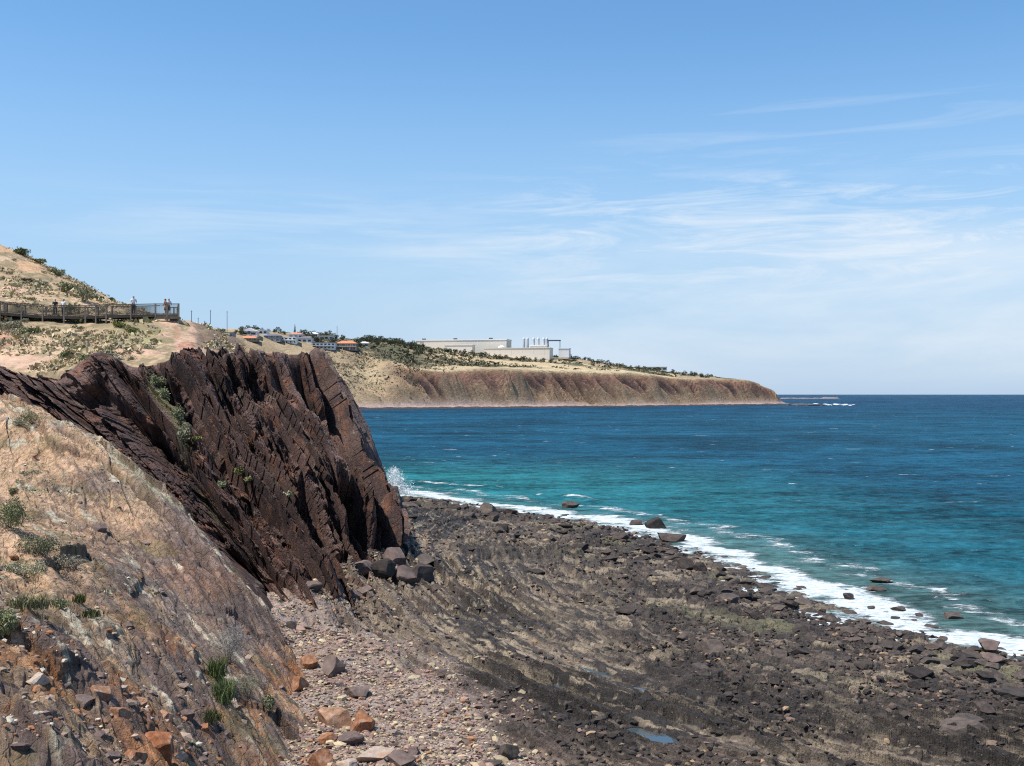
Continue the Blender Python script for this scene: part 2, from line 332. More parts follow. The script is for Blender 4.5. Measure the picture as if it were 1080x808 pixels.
tag(link('foreshore', np_mesh('foreshore', np.stack([gx, gy, gz], -1), grid_faces(*gx.shape), c), M['shore']), 'rocky foreshore of dark tilted strata with tan patches and pale shingle', 'rock platform', kind='structure')
SEABED = None
m, nt, b = new_mat('pool_water', .06, .5); b.inputs['Base Color'].default_value = (.05, .07, .08, 1)
bump(nt, b, noise(nt, geo(nt), 6., 3), .08, .02); M['pool'] = m
for x, y, l, wd, t in PW:
    k = 28; zz = float(plat_base(np.array([x]), np.array([y]))[0][0])-.135
    V = [(x, y, zz)]+[(x+math.cos(a)*l*1.12*math.cos(t)-math.sin(a)*wd*1.12*math.sin(t), y+math.cos(a)*l*1.12*math.sin(t)+math.sin(a)*wd*1.12*math.cos(t), zz) for a in np.linspace(0, 2*math.pi, k, False)]
    tag(link('tide_pool', np_mesh('tide_pool', V, [(0, 1+i, 1+(i+1) % k) for i in range(k)]), M['pool']), 'shallow tide pool reflecting the sky between rock strata', 'water', 'tide pools on the foreshore', 'structure')

# ---------------------------------------------------------------- sea
py = np.r_[np.linspace(760, 416.9, 640), 416.6, 416.4, 416.2]
sx, sy = polar(-300, 1500, 900, CH*F/(py-HZ))
sdist, sal = polydist(sx, sy, SHORE); off = -sdist
fade = np.clip(110/sy, 0, 1)**1.2
wv = .24*fbm(sx*.06+sy*.02, sy*.28, 0, 3, 201)+.09*fbm(sx*.3, sy*.9, 0, 3, 202)
brk = np.exp(-((off-17-3*fbm(sal*.05, sal*0, 0, 2, 7))/1.6)**2)*sst(-.1, .4, fbm(sal*.06, off*.03, 0, 2, 9))
sz = (wv*sst(0, 14, off)+.02*fbm(sx, sy, 0, 2, 3)*(1-sst(0, 14, off)))*fade+.35*brk*sst(300, 120, sy)
shal = off
patch = fbm(sx*.012, sy*.006, 0, 3, 205)
deep = np.array((.006, .053, .092)); turq = np.array((.012, .106, .120)); near = np.array((.060, .118, .112)); horiz = np.array((.006, .042, .085)); mid = np.array((.012, .078, .102))
o2 = off+9*patch
c = mix(near+np.zeros(sx.shape+(3,)), mid, sst(6, 24, o2+5*np.clip(sx/20, -1, 1)))
az_ = sx/sy
c = mix(c, turq, sst(5, 16, off+5*patch)*(1-sst(30, 80, o2))*(1-sst(-.02, .30, az_+.06*patch))*.95)
c = mix(c, deep, sst(40, 125, o2+35*sst(.1, .4, az_)))
c = mix(c, horiz, sst(300, 1500, sy))
c *= (1+.28*fbm(sx*.02, sy*.02, 0, 3, 208)*np.clip(sy/300, .3, 1)+.10*fbm(sx*.25, sy*.25, 0, 2, 209))[..., None]
dr = np.minimum(np.abs(sx-200)*0+1, 1)
me = np_mesh('sea', np.stack([sx, sy, sz], -1), grid_faces(*sx.shape), c, {'offshore': off, 'breaker': brk}, True)
m, nt, b = new_mat('sea_water', .16, .35); v = geo(nt)
mp = nd(nt, 'ShaderNodeMapping'); mp.inputs['Scale'].default_value = (.55, 1., 1.); nt.links.new(v, mp.inputs[0]); vv = mp.outputs[0]
w1 = noise(nt, vv, .35, 5, .6, .4); w2 = noise(nt, vv, 1.6, 5, .6); w3 = noise(nt, vv, .05, 4, .6)
mp2 = nd(nt, 'ShaderNodeMapping'); mp2.inputs['Scale'].default_value = (.55, 1., 1.); nt.links.new(v, mp2.inputs[0])
fo = attr(nt, 'offshore', 'Fac'); br = attr(nt, 'breaker', 'Fac')
fn = math_(nt, 'ADD', math_(nt, 'MULTIPLY', noise(nt, mp2.outputs[0], .5, 8, .7, .8), .62), math_(nt, 'MULTIPLY', noise(nt, mp2.outputs[0], 1.7, 6, .65, 1.2), .38)); fn2 = noise(nt, v, .11, 3, .5)
thr = nd(nt, 'ShaderNodeMapRange'); thr.inputs[1].default_value = 0; thr.inputs[2].default_value = 19; thr.inputs[3].default_value = .21; thr.inputs[4].default_value = -.16
nt.links.new(math_(nt, 'ADD', fo, math_(nt, 'MULTIPLY', math_(nt, 'SUBTRACT', fn2, .5), 16.)), thr.inputs[0])
lines = math_(nt, 'MULTIPLY', math_(nt, 'SINE', math_(nt, 'ADD', math_(nt, 'MULTIPLY', fo, .95), math_(nt, 'MULTIPLY', fn2, 9.))), .085)
foam = math_(nt, 'ADD', math_(nt, 'ADD', math_(nt, 'ADD', fn, lines), thr.outputs[0]), math_(nt, 'MULTIPLY', br, .17))
fm = ramp(nt, foam, [(.575, 0.), (.66, 1.)])
wc = ramp(nt, math_(nt, 'ADD', noise(nt, mp2.outputs[0], .28, 7, .6, .5), math_(nt, 'MULTIPLY', math_(nt, 'SUBTRACT', noise(nt, mp2.outputs[0], .03, 2), .5), .12)), [(.668, 0.), (.715, .9)])
fm = math_(nt, 'MAXIMUM', fm, wc)
chop_shade = ramp(nt, math_(nt, 'ADD', math_(nt, 'ADD', math_(nt, 'MULTIPLY', w1, .36), math_(nt, 'MULTIPLY', w2, .34)), math_(nt, 'MULTIPLY', w3, .30)), [(.41, .34), (.60, 1.85)])  # light and dark sides of the wavelets put into the water colour
base = mixc(nt, attr(nt, 'Col'), chop_shade, 1., 'MULTIPLY')
nt.nodes.remove(b)
bp = nd(nt, 'ShaderNodeBump'); bp.inputs['Strength'].default_value = .9; bp.inputs['Distance'].default_value = 1.2
nt.links.new(math_(nt, 'ADD', math_(nt, 'ADD', w1, math_(nt, 'MULTIPLY', w2, .3)), math_(nt, 'MULTIPLY', fm, .12)), bp.inputs['Height'])
df = nd(nt, 'ShaderNodeBsdfDiffuse'); nt.links.new(mixc(nt, base, mixc(nt, (.34, .41, .43), (.66, .68, .68), ramp(nt, noise(nt, mp2.outputs[0], 2.2, 6, .7), [(.38, 0.), (.62, 1.)])), fm), df.inputs['Color']); nt.links.new(bp.outputs[0], df.inputs['Normal'])
gl = nd(nt, 'ShaderNodeBsdfGlossy'); gl.inputs['Roughness'].default_value = .22; nt.links.new(bp.outputs[0], gl.inputs['Normal'])
lw = nd(nt, 'ShaderNodeLayerWeight'); lw.inputs['Blend'].default_value = .2; nt.links.new(bp.outputs[0], lw.inputs['Normal'])
# the slopes of the waves keep the surface from ever mirroring the low sky fully
gf = math_(nt, 'MULTIPLY', math_(nt, 'ADD', math_(nt, 'MULTIPLY', lw.outputs['Fresnel'], .17), .02), math_(nt, 'SUBTRACT', 1., fm))
ms = nd(nt, 'ShaderNodeMixShader'); nt.links.new(gf, ms.inputs[0]); nt.links.new(df.outputs[0], ms.inputs[1]); nt.links.new(gl.outputs[0], ms.inputs[2])
nt.links.new(ms.outputs[0], nt.nodes['Material Output'].inputs['Surface'])
tag(link('sea', me, m), 'choppy blue sea, turquoise near the shore with white surf', 'sea', kind='structure')

# ---------------------------------------------------------------- foreground slope: weathered rock slab
SL = [at(*p) for p in [(-260, 440, 82), (-120, 428, 80), (0, 434, 74), (30, 436, 72), (60, 443, 70), (120, 477, 66), (200, 542, 60), (250, 602, 55.5), (286, 648, 52),
      (310, 705, 47), (333, 770, 41.5), (338, 808, 38.5), (0, 480, 60), (60, 500, 56), (120, 540, 54), (180, 590, 51), (240, 660, 47), (290, 740, 42.5),
      (0, 560, 42), (60, 580, 42), (120, 640, 38), (180, 680, 37.5), (230, 730, 37), (280, 790, 35.5), (300, 830, 34),
      (0, 650, 28), (60, 680, 28), (120, 720, 29), (180, 770, 30), (230, 820, 31), (0, 740, 21), (60, 770, 22), (120, 800, 23.5), (0, 820, 17), (60, 840, 18.5), (140, 860, 20), (-120, 480, 62), (-120, 600, 36), (-160, 760, 20), (-200, 520, 60)]]
sil = [(200, 542, 60), (250, 602, 55.5), (286, 648, 52), (310, 705, 47), (333, 770, 41.5), (338, 808, 38.5), (120, 477, 66), (60, 443, 70), (0, 434, 74), (-120, 428, 80)]
for p in sil:                                           # the far side falls away steeply
    x, y, z = at(*p); SL.append((x+1.6, y+2., z-3.4 if z > 4.5 else -1.5)); SL.append((x+3.4, y+4., max(z-8, -3)))
SL += [(-4, 30, 0.), (-3, 22, 1.5), (2, 22, -1), (0, 36, -1), (-1, 14, 6), (4, 14, 3), (8, 30, -2), (0, 8, 7.5), (-8, 8, 9.5), (-14, 10, 11), (-20, 14, 12), (8, 6, 4)]
slab_t = TPS(SL, 20., .004)
DA = (14/24.4, -20/24.4); DC = (20/24.4, 14/24.4)
def wline(pts):
    out = []
    for a, b, _ in pts:
        Y = np.arange(12, 90, .1); x = (a-540)/F*Y; gap = slab_t(x, Y)-(CH-(b-HZ)/F*Y); k = np.argmax(gap >= 0) if (gap >= 0).any() else int(np.argmax(gap)); out.append((x[k], Y[k]))
    return out
CR1 = wline([(58, 452, 67), (80, 466, 65.5), (105, 483, 63.5), (150, 517, 61), (190, 556, 57.5), (222, 600, 53.5)])
CR2 = wline([(66, 612, 37), (82, 628, 36.5), (96, 643, 36)])
def slab(x, y, full=False):
    z = slab_t(x, y)
    a = x*DA[0]+y*DA[1]; cc = x*DC[0]+y*DC[1]
    wob = .35*fbm(x*.25, y*.25, 0, 2, 311)
    st1 = vn((cc+wob)*1.1, a*.10, 0, 301); st2 = vn((cc+wob)*3.2, a*.28, 0, 302); st3 = vn((cc+wob)*8., a*.8, 0, 303)
    near = sst(46, 24, y)
    f1, f2, h = cells((cc+wob)*1.2, a*.42, 305); e1, e2, eh = cells((cc+wob)*3.4, a*1.3, 306)
    u1, u2, uh, ut = cells((cc+wob)*.42, a*.13, 315, True); z = z+(.55*(uh-.5)+.5*ut)*(1-.4*near)
    z = z+.10*st1+.06*st2+.03*st3+.20*(h-.5)*sst(.0, .08, f2-f1)+.09*(eh-.5)*sst(0, .1, e2-e1)+.07*fbm(x*2.4, y*2.4, 0, 5, 308, .6)
    z = z+near*(.16*fbm(x*.8, y*.8, 0, 4, 309)+.18*(h-.5)+.10*(eh-.5))
    z = z-.05*np.clip(.1-(f2-f1), 0, 1)*10*.6
    d1, l1 = polydist(x, y, CR1); k = sst(0, 1.5, l1)
    z = z-.9*np.exp(-((d1+.25*vn(l1*.8, l1*0, 0, 4))/.30)**2)*(.5+.5*vn(l1*.7, l1*0, 0, 5)+.3)*k+.22*sst(-.1, .15, d1)*(1-sst(1.5, 3.5, d1))*k
    d2, l2 = polydist(x, y, CR2); z = z-.4*np.exp(-(d2/.14)**2)
    if not full: return z
    return z, dict(uh=uh, u=u2-u1, a=a, cc=cc, st1=st1, st2=st2, st3=st3, h=h, eh=eh, e=e2-e1, f=f2-f1, d1=d1, l1=l1, near=near)
Ys = np.r_[np.geomspace(7, 20, 130), np.geomspace(20.06, 58, 560), np.linspace(58.06, 90, 260)]
gx, gy = polar(-330, 640, 950, Ys)
gz, fl = slab(gx, gy, True)
gz[1:-1, 1:-1] = .68*gz[1:-1, 1:-1]+.08*(gz[:-2, 1:-1]+gz[2:, 1:-1]+gz[1:-1, :-2]+gz[1:-1, 2:])
ppx = 540+gx/gy*F; ppy = HZ+(CH-gz)/gy*F
n1 = fbm(gx*.22, gy*.22, 0, 4, 321); n2 = fbm(gx*1.1, gy*1.1, 0, 4, 322); n3 = fbm(gx*3.5, gy*3.5, 0, 3, 323)
stk0 = vn(fl['cc']*2.5, fl['a']*.25, 0, 343); ac = fbm(fl['cc']*1.6, fl['a']*.16, 0, 4, 324)
purple = np.array((.165, .118, .102)); tan = np.array((.36, .245, .145)); sand = np.array((.50, .335, .215)); rust = np.array((.34, .155, .065)); lich = np.array((.48, .44, .34)); grey = np.array((.20, .165, .14)); olive = np.array((.17, .15, .06))
c = mix(purple+np.zeros(gx.shape+(3,)), grey, sst(-.3, .4, n1+.4*ac))
c = mix(c, tan, sst(-.05, .55, ac+.5*n2+.25*fl['h']-.05)*.8)
flat = sst(-26, -37, gx+ .0*gy+5*n1+(gy-60)*.25)        # sandy top at the left
flat = np.maximum(flat, sst(-18.5, -23.5, gx+3.5*n1-(60-gy)*.22))
c = mix(c, mix(sand+np.zeros_like(c), tan, sst(-.2, .5, n2+.3*n1)), flat*.9)
c = mix(c, np.array((.19, .138, .12)), sst(11.5, 17, fl['cc']+2*n1+1.2*stk0)*(1-flat)*.65)
c = mix(c, purple*.85, sst(.2, .6, fl['st1']+.5*n2-.2)*(1-flat)*.7)
c = mix(c, purple*.8, (fl['uh'] > .62)*.5*(1-flat)); c = mix(c, purple*.5, sst(.05, .0, fl['u'])*.6)
c = mix(c, lich, sst(.42, .62, n2*.7+.5*fl['st2']+.35*n1)*.75)
c = mix(c, lich*1.05, np.exp(-((fl['d1']-1.3)/.55)**2)*sst(.3, 2, fl['l1'])*sst(15, 6, fl['l1'])*sst(-.5, .2, n2+.1))
c = mix(c, rust, sst(.1, .55, fbm(gx*.5, gy*.5, 0, 3, 327)+.25*n3)*(.2+.6*fl['near'])*(1-.5*flat))
c = mix(c, olive, sst(.4, .65, fbm(gx*.6+7, gy*.6, 0, 4, 328)+.3*n3)*.4)
stk = vn(fl['cc']*5., fl['a']*.5, 0, 341)+.7*vn(fl['cc']*11., fl['a']*1.3, 0, 342); c = c*(1+.38*np.clip(stk, -1, 1)*(1-.6*flat))[..., None]
c = mix(c, purple*.45, sst(.45, .75, n3+.5*stk)*.6)
c = mix(c, purple*.55, np.exp(-(fl['d1']/.3)**2)*.6)
c = mix(c, np.array((.12, .085, .07)), sst(.08, .0, fl['e'])*.5)
c = mix(c, rust*1.1, sst(1.6, .5, gz-plat_base(gx, gy)[0])*.6*sst(-.2, .3, n2))
tag(link('rock_slope', np_mesh('rock_slope', np.stack([gx, gy, gz], -1), grid_faces(*gx.shape), np.clip(c*np.array((1.18, 1.15, 1.10)), .02, .8)), M['slab']), 'sunlit weathered rock slope in the foreground, tan and grey with lichen', 'rock slope', kind='structure')

# ---------------------------------------------------------------- dark bedded cliff: columns follow the beds, s runs across them
CC = [
 [(-160, 392, 92), (-155, 408, 90), (-150, 422, 88), (-145, 436, 86), (-140, 452, 84), (-130, 490, 80)],
 [(-70, 380, 88), (-65, 398, 86), (-60, 413, 84), (-55, 428, 82), (-48, 450, 79), (-40, 485, 76)],
 [(0, 384, 84), (6, 400, 81.5), (14, 415, 79.5), (22, 430, 77.5), (32, 452, 75.5), (48, 490, 72)],
 [(50, 398, 80), (60, 414, 78), (72, 430, 75.5), (86, 447, 73.5), (102, 468, 71), (124, 515, 67)],
 [(98, 365, 79), (116, 388, 76.5), (136, 413, 73.5), (158, 442, 70.5), (180, 476, 67), (212, 560, 60)],
 [(140, 379, 78), (160, 402, 76), (184, 434, 72.5), (210, 474, 68.5), (234, 525, 63.5), (266, 624, 56)],
 [(187, 371, 80), (205, 399, 77.5), (226, 438, 73.5), (248, 488, 68.5), (270, 550, 62.5), (298, 652, 54.5)],
 [(230, 371, 83), (247, 400, 80), (268, 442, 75.5), (291, 498, 70.5), (311, 560, 64.5), (328, 634, 58.5)],
 [(264, 367, 86), (282, 400, 82.5), (305, 445, 78.5), (330, 502, 74), (350, 556, 69), (364, 612, 65)],
 [(300, 366, 88), (316, 400, 85), (338, 447, 81), (362, 502, 77), (383, 553, 73.5), (393, 596, 71.5)],
 [(325, 367, 90), (340, 400, 87.5), (360, 447, 84.5), (384, 502, 81), (404, 550, 78.5), (417, 590, 76.5)],
 [(332, 371, 95), (351, 408, 93), (375, 455, 91), (398, 507, 89), (409, 550, 88), (416, 582, 86)],
 [(345, 384, 106), (363, 414, 105), (386, 461, 104), (402, 507, 103), (408, 545, 102), (414, 566, 101)],
 [(346, 387, 122), (364, 420, 122), (386, 466, 121), (402, 511, 121), (408, 543, 120), (414, 552, 119)],
 [(335, 390, 150), (350, 425, 150), (372, 470, 150), (390, 505, 150), (400, 520, 150), (405, 524, 150)],
]
CP = np.array([[at(*q) for q in col] for col in CC]); tt = np.linspace(0, 1, 6)[None, :, None]
LOW = [(60, 482, 73), (130, 522, 67), (200, 562, 61.5), (258, 618, 56.5), (296, 645, 56), (326, 633, 59), (350, 620, 63), (373, 607, 67), (391, 597, 71), (405, 592, 74), (416, 588, 77)]
for i, q in enumerate(LOW): CP[i, -1] = at(*q)           # the beds slant down to the right
CP[:12] = CP[:12, :1]*(1-tt)+CP[:12, -1:]*tt                # (15, 6, 3)
bk = CP[:, :1, :]+np.array([-.8, 6., -1.6]); ft = CP[:, -1:, :]+np.array([.9, -1.6, -3.]); CP = np.concatenate([bk, CP, ft], 1)   # a return row into the bank behind
def cr(P, n, axis, samples):
    P = np.moveaxis(P, axis, 0); k = len(P); s = np.asarray(samples); i = np.clip(np.floor(s).astype(int), 0, k-2); f = (s-i).reshape((-1,)+(1,)*(P.ndim-1))
    p = lambda j: P[np.clip(j, 0, k-1)]
    a, b_, c_, d_ = p(i-1), p(i), p(i+1), p(i+2)
    r = .5*(2*b_+(c_-a)*f+(2*a-5*b_+4*c_-d_)*f**2+(3*b_-a-3*c_+d_)*f**3)
    return np.moveaxis(r, 0, axis)
NS, NV = 1250, 560
S = cr(CP, 0, 0, np.linspace(0, 14, NS)); vs = np.r_[np.linspace(0, 1, 40)[:-1], np.linspace(1, 7, NV-39)]
S = cr(S, 0, 1, vs)                                      # (NS, NV, 3)
ds = np.linalg.norm(np.diff(S, axis=0), axis=2).mean(1); sm = np.r_[0, np.cumsum(ds)]
dv = np.linalg.norm(np.diff(S, axis=1), axis=2); vm = np.concatenate([np.zeros((NS, 1)), np.cumsum(dv, 1)], 1); vm -= vm[:, 39:40]
T1 = np.gradient(S, axis=0); T2 = np.gradient(S, axis=1); N = np.cross(T1, T2); N /= np.linalg.norm(N, axis=2, keepdims=True)+1e-9
if N[600, 300, 1] > 0: N = -N
j0 = int(np.searchsorted(vs, 1.6)); N[:, :j0] = N[:, j0:j0+1]
def blur(a, n, ax):
    k = np.ones(n)/n; return np.apply_along_axis(lambda m: np.convolve(np.pad(m, n//2, 'edge'), k, 'valid')[:len(m)], ax, a)
N[:] = np.where((sm < 0)[:, None, None], N, blur(N.mean(1, keepdims=True)+np.zeros_like(N), 161, 0)); kk = sst(11.2, 10.2, np.linspace(0, 14, NS))[:, None, None]; N = N*(1-.5*kk)+.5*kk*np.array((-.12, -.9, .30)); N[..., 2] *= .8; N /= np.linalg.norm(N, axis=2, keepdims=True)
SS = sm[:, None]+np.zeros_like(vm)
cpx = 540+S[..., 0]/S[..., 1]*F; cpy = HZ+(CH-S[..., 2])/S[..., 1]*F
P3 = S
warp = .16*fbm(P3[..., 0]*.12, P3[..., 1]*.12, P3[..., 2]*.12, 3, 401)+.05*fbm(P3[..., 0]*.8, P3[..., 1]*.8, P3[..., 2]*.8, 3, 402)
cidx = np.linspace(0, 14, NS)[:, None]+0*vm
def beds(tmin, tmax, seed, vlen, vlen2):
    r = np.random.default_rng(seed); bb = np.cumsum(r.uniform(tmin, tmax, 600))
    b = np.searchsorted(bb, SS+warp*min(1, tmax)); lo = np.r_[0, bb][b]; th = bb[np.clip(b, 0, 599)]-lo
    L = vlen+(vlen2-vlen)*hsh(b, 3, seed)
    q = (vm+hsh(b, 1, seed)*20+.55*fbm(P3[..., 0]*.7, P3[..., 1]*.7, P3[..., 2]*.7, 3, seed)+.15*(SS-lo)*(hsh(b, 5, seed)-.5))/L; k = np.floor(q)
    fr = (SS+warp*min(1, tmax)-lo)/th; tl = (hsh(b, k, seed+3)-.5)*(fr-.5)*th+(hsh(b, k, seed+4)-.5)*(q-k-.5)*np.minimum(L, 6)*.35
    return b, k, hsh(b, 0, seed+1)-.5, hsh(b, k, seed+2)-.5, fr, tl
b1, k1, p1, q1, f1, e1 = beds(1.4, 3.0, 11, 8., 20.)
b2, k2, p2, q2, f2, e2 = beds(.6, 1.4, 12, 3., 9.)
b3, k3, p3, q3, f3, e3 = beds(.14, .34, 13, 1.2, 4.5)
z1, z2, zh, zt = cells(SS*1.1+warp, vm*.55, 431, True); y1, y2, yh, yt = cells(SS*3.2+2*warp, vm*1.9, 432, True); x1, x2, xh, xt = cells(SS*8., vm*5., 433, True)
rk = sst(-.1, .35, fbm(P3[..., 0]*.16, P3[..., 1]*.16, P3[..., 2]*.16, 2, 434)+.1)   # broken blocky parts between plain bedded ones
D = 2.6*p1+1.0*q1+1.15*p2+.6*q2+.20*p3+.10*q3+.7*e1+.7*e2+.4*e3+rk*(.6*(zh-.5)+.6*zt+.22*(yh-.5)+.28*yt)+.06*(xh-.5)+.08*xt-.10*sst(.12, 0, y2-y1)*rk
D += -1.1*(f1-.5)-.55*(f2-.5)                           # each bed overhangs the one below it
D += .10*fbm(P3[..., 0]*.7, P3[..., 1]*.7, P3[..., 2]*.7, 4, 403)+.35*fbm(P3[..., 0]*.13, P3[..., 1]*.2, P3[..., 2]*.2, 2, 404)
n0 = fbm(P3[..., 0]*.6, P3[..., 1]*.6, P3[..., 2]*.6, 3, 441)
def blob(px, py, a, bx, by, ang=0.):
    t = math.radians(ang); u = (cpx-px)*math.cos(t)+(cpy-py)*math.sin(t); v = -(cpx-px)*math.sin(t)+(cpy-py)*math.cos(t)
    return a*np.exp(-np.maximum(0, (u/bx)**2+(v/by)**2)**2)
for q in [(342, 560, -5.5, 46, 12, 55), (388, 552, -5.0, 52, 9, 58), (150, 455, -2.2, 55, 12, 42), (280, 615, -1.6, 40, 9, 60), (230, 470, -1.8, 40, 12, 48), (172, 430, -1.2, 60, 12, 48), (270, 410, -1.4, 25, 14, 30),
          (340, 430, -1.6, 60, 9, 62), (300, 400, -1.2, 28, 7, 65), (380, 520, 1.0, 60, 11, 58), (310, 545, 1.0, 80, 14, 55), (120, 405, .9, 60, 9, 42), (200, 450, .8, 60, 8, 48), (250, 520, .6, 90, 12, 55), (330, 470, .8, 60, 9, 55)]:
    D += blob(*q)
rg = np.random.default_rng(77); S1, V1 = sm[int(NS*10.2/14)], 34.
for i in range(46):                                      # gashes where softer beds have fallen out, and ribs that stand proud
    s0, v0, ws, wv2 = rg.uniform(sm[int(NS*2/14)], S1), rg.uniform(1, V1), rg.uniform(.45, 1.3), rg.uniform(1.5, 6)
    am = rg.uniform(-3.6, -1.5) if i % 3 else rg.uniform(.5, 1.1)
    D += am*np.exp(-(((SS+2*warp-s0)/ws)**2+((vm+1.5*n0-v0)/wv2)**2)**2)
D = np.maximum(D, -5.5); D = np.where(vm < 4, np.maximum(D, -.5-.55*np.maximum(vm, 0)), D)
D = D*(.55+.45*sst(-.5, 4., vm))
right = sst(10.6, 11.3, cidx)
DB = D.copy()                            # smoother slab faces round the corner
D = D*(1-.72*right)
top = np.clip(1-np.abs(vm)/3., 0, 1)
jag = (.45*p2+.4*(zh-.5)+.3*q2+.08*p3+.5*p1+.45*q1-.2)*(1-.7*right)
fadeback = sst(-6, -.5, vm)
V = S+N*(D*fadeback)[..., None]
V[..., 2] += (jag-.15)*top*.85*fadeback; CLV = V.copy()
# colours: beds that sit back darker, patches of rust, pale rims, plants in the gullies
n1 = fbm(P3[..., 0]*.25, P3[..., 1]*.25, P3[..., 2]*.25, 3, 411); n2 = fbm(P3[..., 0]*1.3, P3[..., 1]*1.3, P3[..., 2]*1.3, 4, 412)
dk = np.array((.080, .050, .044)); br = np.array((.155, .095, .078)); rust = np.array((.20, .10, .06)); lich = np.array((.33, .29, .21)); pur = np.array((.165, .122, .112)); olive = np.array((.13, .125, .055))
c = mix(dk+np.zeros(V.shape), br, sst(-.3, .6, n1+.4*q2+.5*p3)*.8)
c = mix(c, dk*.6, sst(-.1, -.5, p2*.8+p3*.5+.4*n2)*.7)
n4 = fbm(P3[..., 0]*3, P3[..., 1]*3, P3[..., 2]*3, 3, 413)
c = c*(1+.55*p2+.35*p3)[..., None]
c = mix(c, lich, (sst(.88, .97, f1)+sst(.12, .03, f1))*sst(10., 9.4, cidx)*sst(-.1, .2, p1)*sst(-.25, .25, n4+.4*n2)*.8)
c = mix(c, lich*.8, sst(.8, .97, f2)*sst(10., 9.4, cidx)*sst(.15, .35, p2)*sst(-.1, .4, n4)*.6)
c = mix(c, pur, right*.85)
rim = np.exp(-((cidx-10.75-.10*fbm(vm*.5, 0*vm, 0, 2, 4))/.16)**2)
c = mix(c, lich*1.1, rim*sst(-.5, .2, n4+.3*n2)*.85*sst(20, 4, vm))
rim2 = np.exp(-((cidx-8.9)/.10)**2)*sst(3, 5, vm)*sst(14, 9, vm); c = mix(c, lich, rim2*sst(-.2, .3, n2)*.7)
gv = blob(175, 415, 1, 34, 9, 55)+blob(192, 452, 1, 26, 9, 80)+.8*blob(285, 500, 1, 40, 7, 55)*sst(-.2, .4, n2)+.6*blob(215, 520, 1, 40, 7, 50)*sst(0, .4, n2)
c = mix(c, olive, np.clip(gv, 0, 1)*.8)
c = mix(c, np.array((.36, .28, .18)), sst(-4., -5.5, vm))
tag(link('sea_cliff', np_mesh('sea_cliff', V, grid_faces(NS, NV), np.clip(c*np.array((.86, .88, .90)), .012, .8)), M['cliff']), 'dark brown sea cliff of steeply tilted rock beds', 'cliff', kind='structure')

# ---------------------------------------------------------------- grassy bank and hill behind the cliff
BK = [at(*p) for p in [(-200, 392, 98), (-70, 382, 94), (0, 382, 90), (50, 396, 86), (98, 370, 86), (140, 380, 85), (187, 374, 87), (230, 374, 90), (262, 376, 94), (300, 388, 98), (330, 400, 102), (320, 400, 130),
      (0, 352, 100), (50, 353, 101), (100, 352, 102), (150, 353, 101), (188, 357, 98), (130, 366, 92), (60, 378, 93), (20, 372, 94), (215, 366, 98), (238, 369, 100),
      (-100, 345, 102), (-100, 326, 107), (0, 331, 107), (50, 337, 108), (100, 340, 109), (150, 338.5, 109), (188, 340, 109), (200, 341, 112), (212, 348, 111), (228, 356, 109), (243, 364, 107), (254, 373, 104),
      (0, 300, 127), (0, 260, 150), (28, 272, 149), (55, 286, 148), (100, 309, 145), (125, 320, 143), (45, 312, 122), (100, 328, 120), (150, 335, 125), (190, 338, 122), (170, 338, 140), (200, 345, 130),
      (-100, 238, 152), (-100, 300, 125), (-250, 230, 150), (-250, 330, 105), (0, 285, 200), (80, 330, 190), (-100, 280, 210), (190, 375, 190), (240, 385, 130), (280, 410, 130), (300, 440, 160), (200, 400, 220), (-100, 330, 260), (60, 380, 260)]]
bank_t = TPS(BK, 40., .006)
TOPL = [at(*q[0])[:2] for q in CC[:11]]+[(TX, TY) for TX, TY in [at(345, 384, 106)[:2], at(346, 387, 122)[:2], at(345, 390, 160)[:2]]]
def bank(x, y):
    z = bank_t(x, y); td, _ = polydist(x, y, TOPL); z = z-2.2*np.maximum(0, 2.6-td)
    return z+.28*fbm(x*.16, y*.16, 0, 4, 501)+.10*fbm(x*.9, y*.9, 0, 4, 502)*1.0-.35*np.clip(ridge(x*.13+y*.03, y*.05, 0, 2, 503)-.7, 0, 1)
Ys = np.r_[np.geomspace(82, 116, 330), np.geomspace(116.2, 165, 170), np.geomspace(166, 260, 25)]
gx, gy = polar(-260, 345, 640, Ys); gz = bank(gx, gy)
kpx = 540+gx/gy*F; kpy = HZ+(CH-gz)/gy*F
n1 = fbm(gx*.10, gy*.10, 0, 4, 511); n2 = fbm(gx*.5, gy*.5, 0, 4, 512); n3 = fbm(gx*2., gy*2., 0, 3, 513)
straw = np.array((.35, .25, .155)); sand = np.array((.47, .335, .22)); clay = np.array((.50, .325, .23)); olive = np.array((.20, .165, .09)); redc = np.array((.40, .21, .14)); brown = np.array((.15, .105, .08)); green = np.array((.105, .115, .045))
c = mix(straw+np.zeros(gx.shape+(3,)), sand, sst(-.2, .4, n1+.4*n2))
c = mix(c, olive, sst(.02, .42, n2+.45*n3-.3*n1+.04)*.8)
def bblob(px, py, rx, ry, nz=.6): return sst(1.25, .75, np.hypot((kpx-px)/rx, (kpy-py)/ry)+nz*(.5*n2+.4*n3))
trk = np.maximum.reduce([bblob(180, 347, 12, 9), bblob(192, 360, 9, 12), bblob(200, 372, 22, 7), bblob(203, 352, 6, 12), bblob(140, 371, 40, 3.5), bblob(10, 306, 14, 5), bblob(30, 380, 40, 7)])
c = mix(c, clay, trk*.8*(gy < 140)); c = mix(c, redc, bblob(196, 366, 10, 5)+.8*bblob(186, 352, 4, 9)+bblob(2, 358, 10, 8)*.7)
c = mix(c, brown, np.clip(bblob(232, 356, 26, 18)+bblob(215, 343, 12, 6), 0, 1)*.85)
c = mix(c, np.array((.53, .33, .19)), np.maximum.reduce([bblob(38, 280, 24, 7), bblob(85, 303, 20, 6), bblob(110, 314, 16, 5), bblob(15, 262, 20, 5)])*.8*(gy > 120))
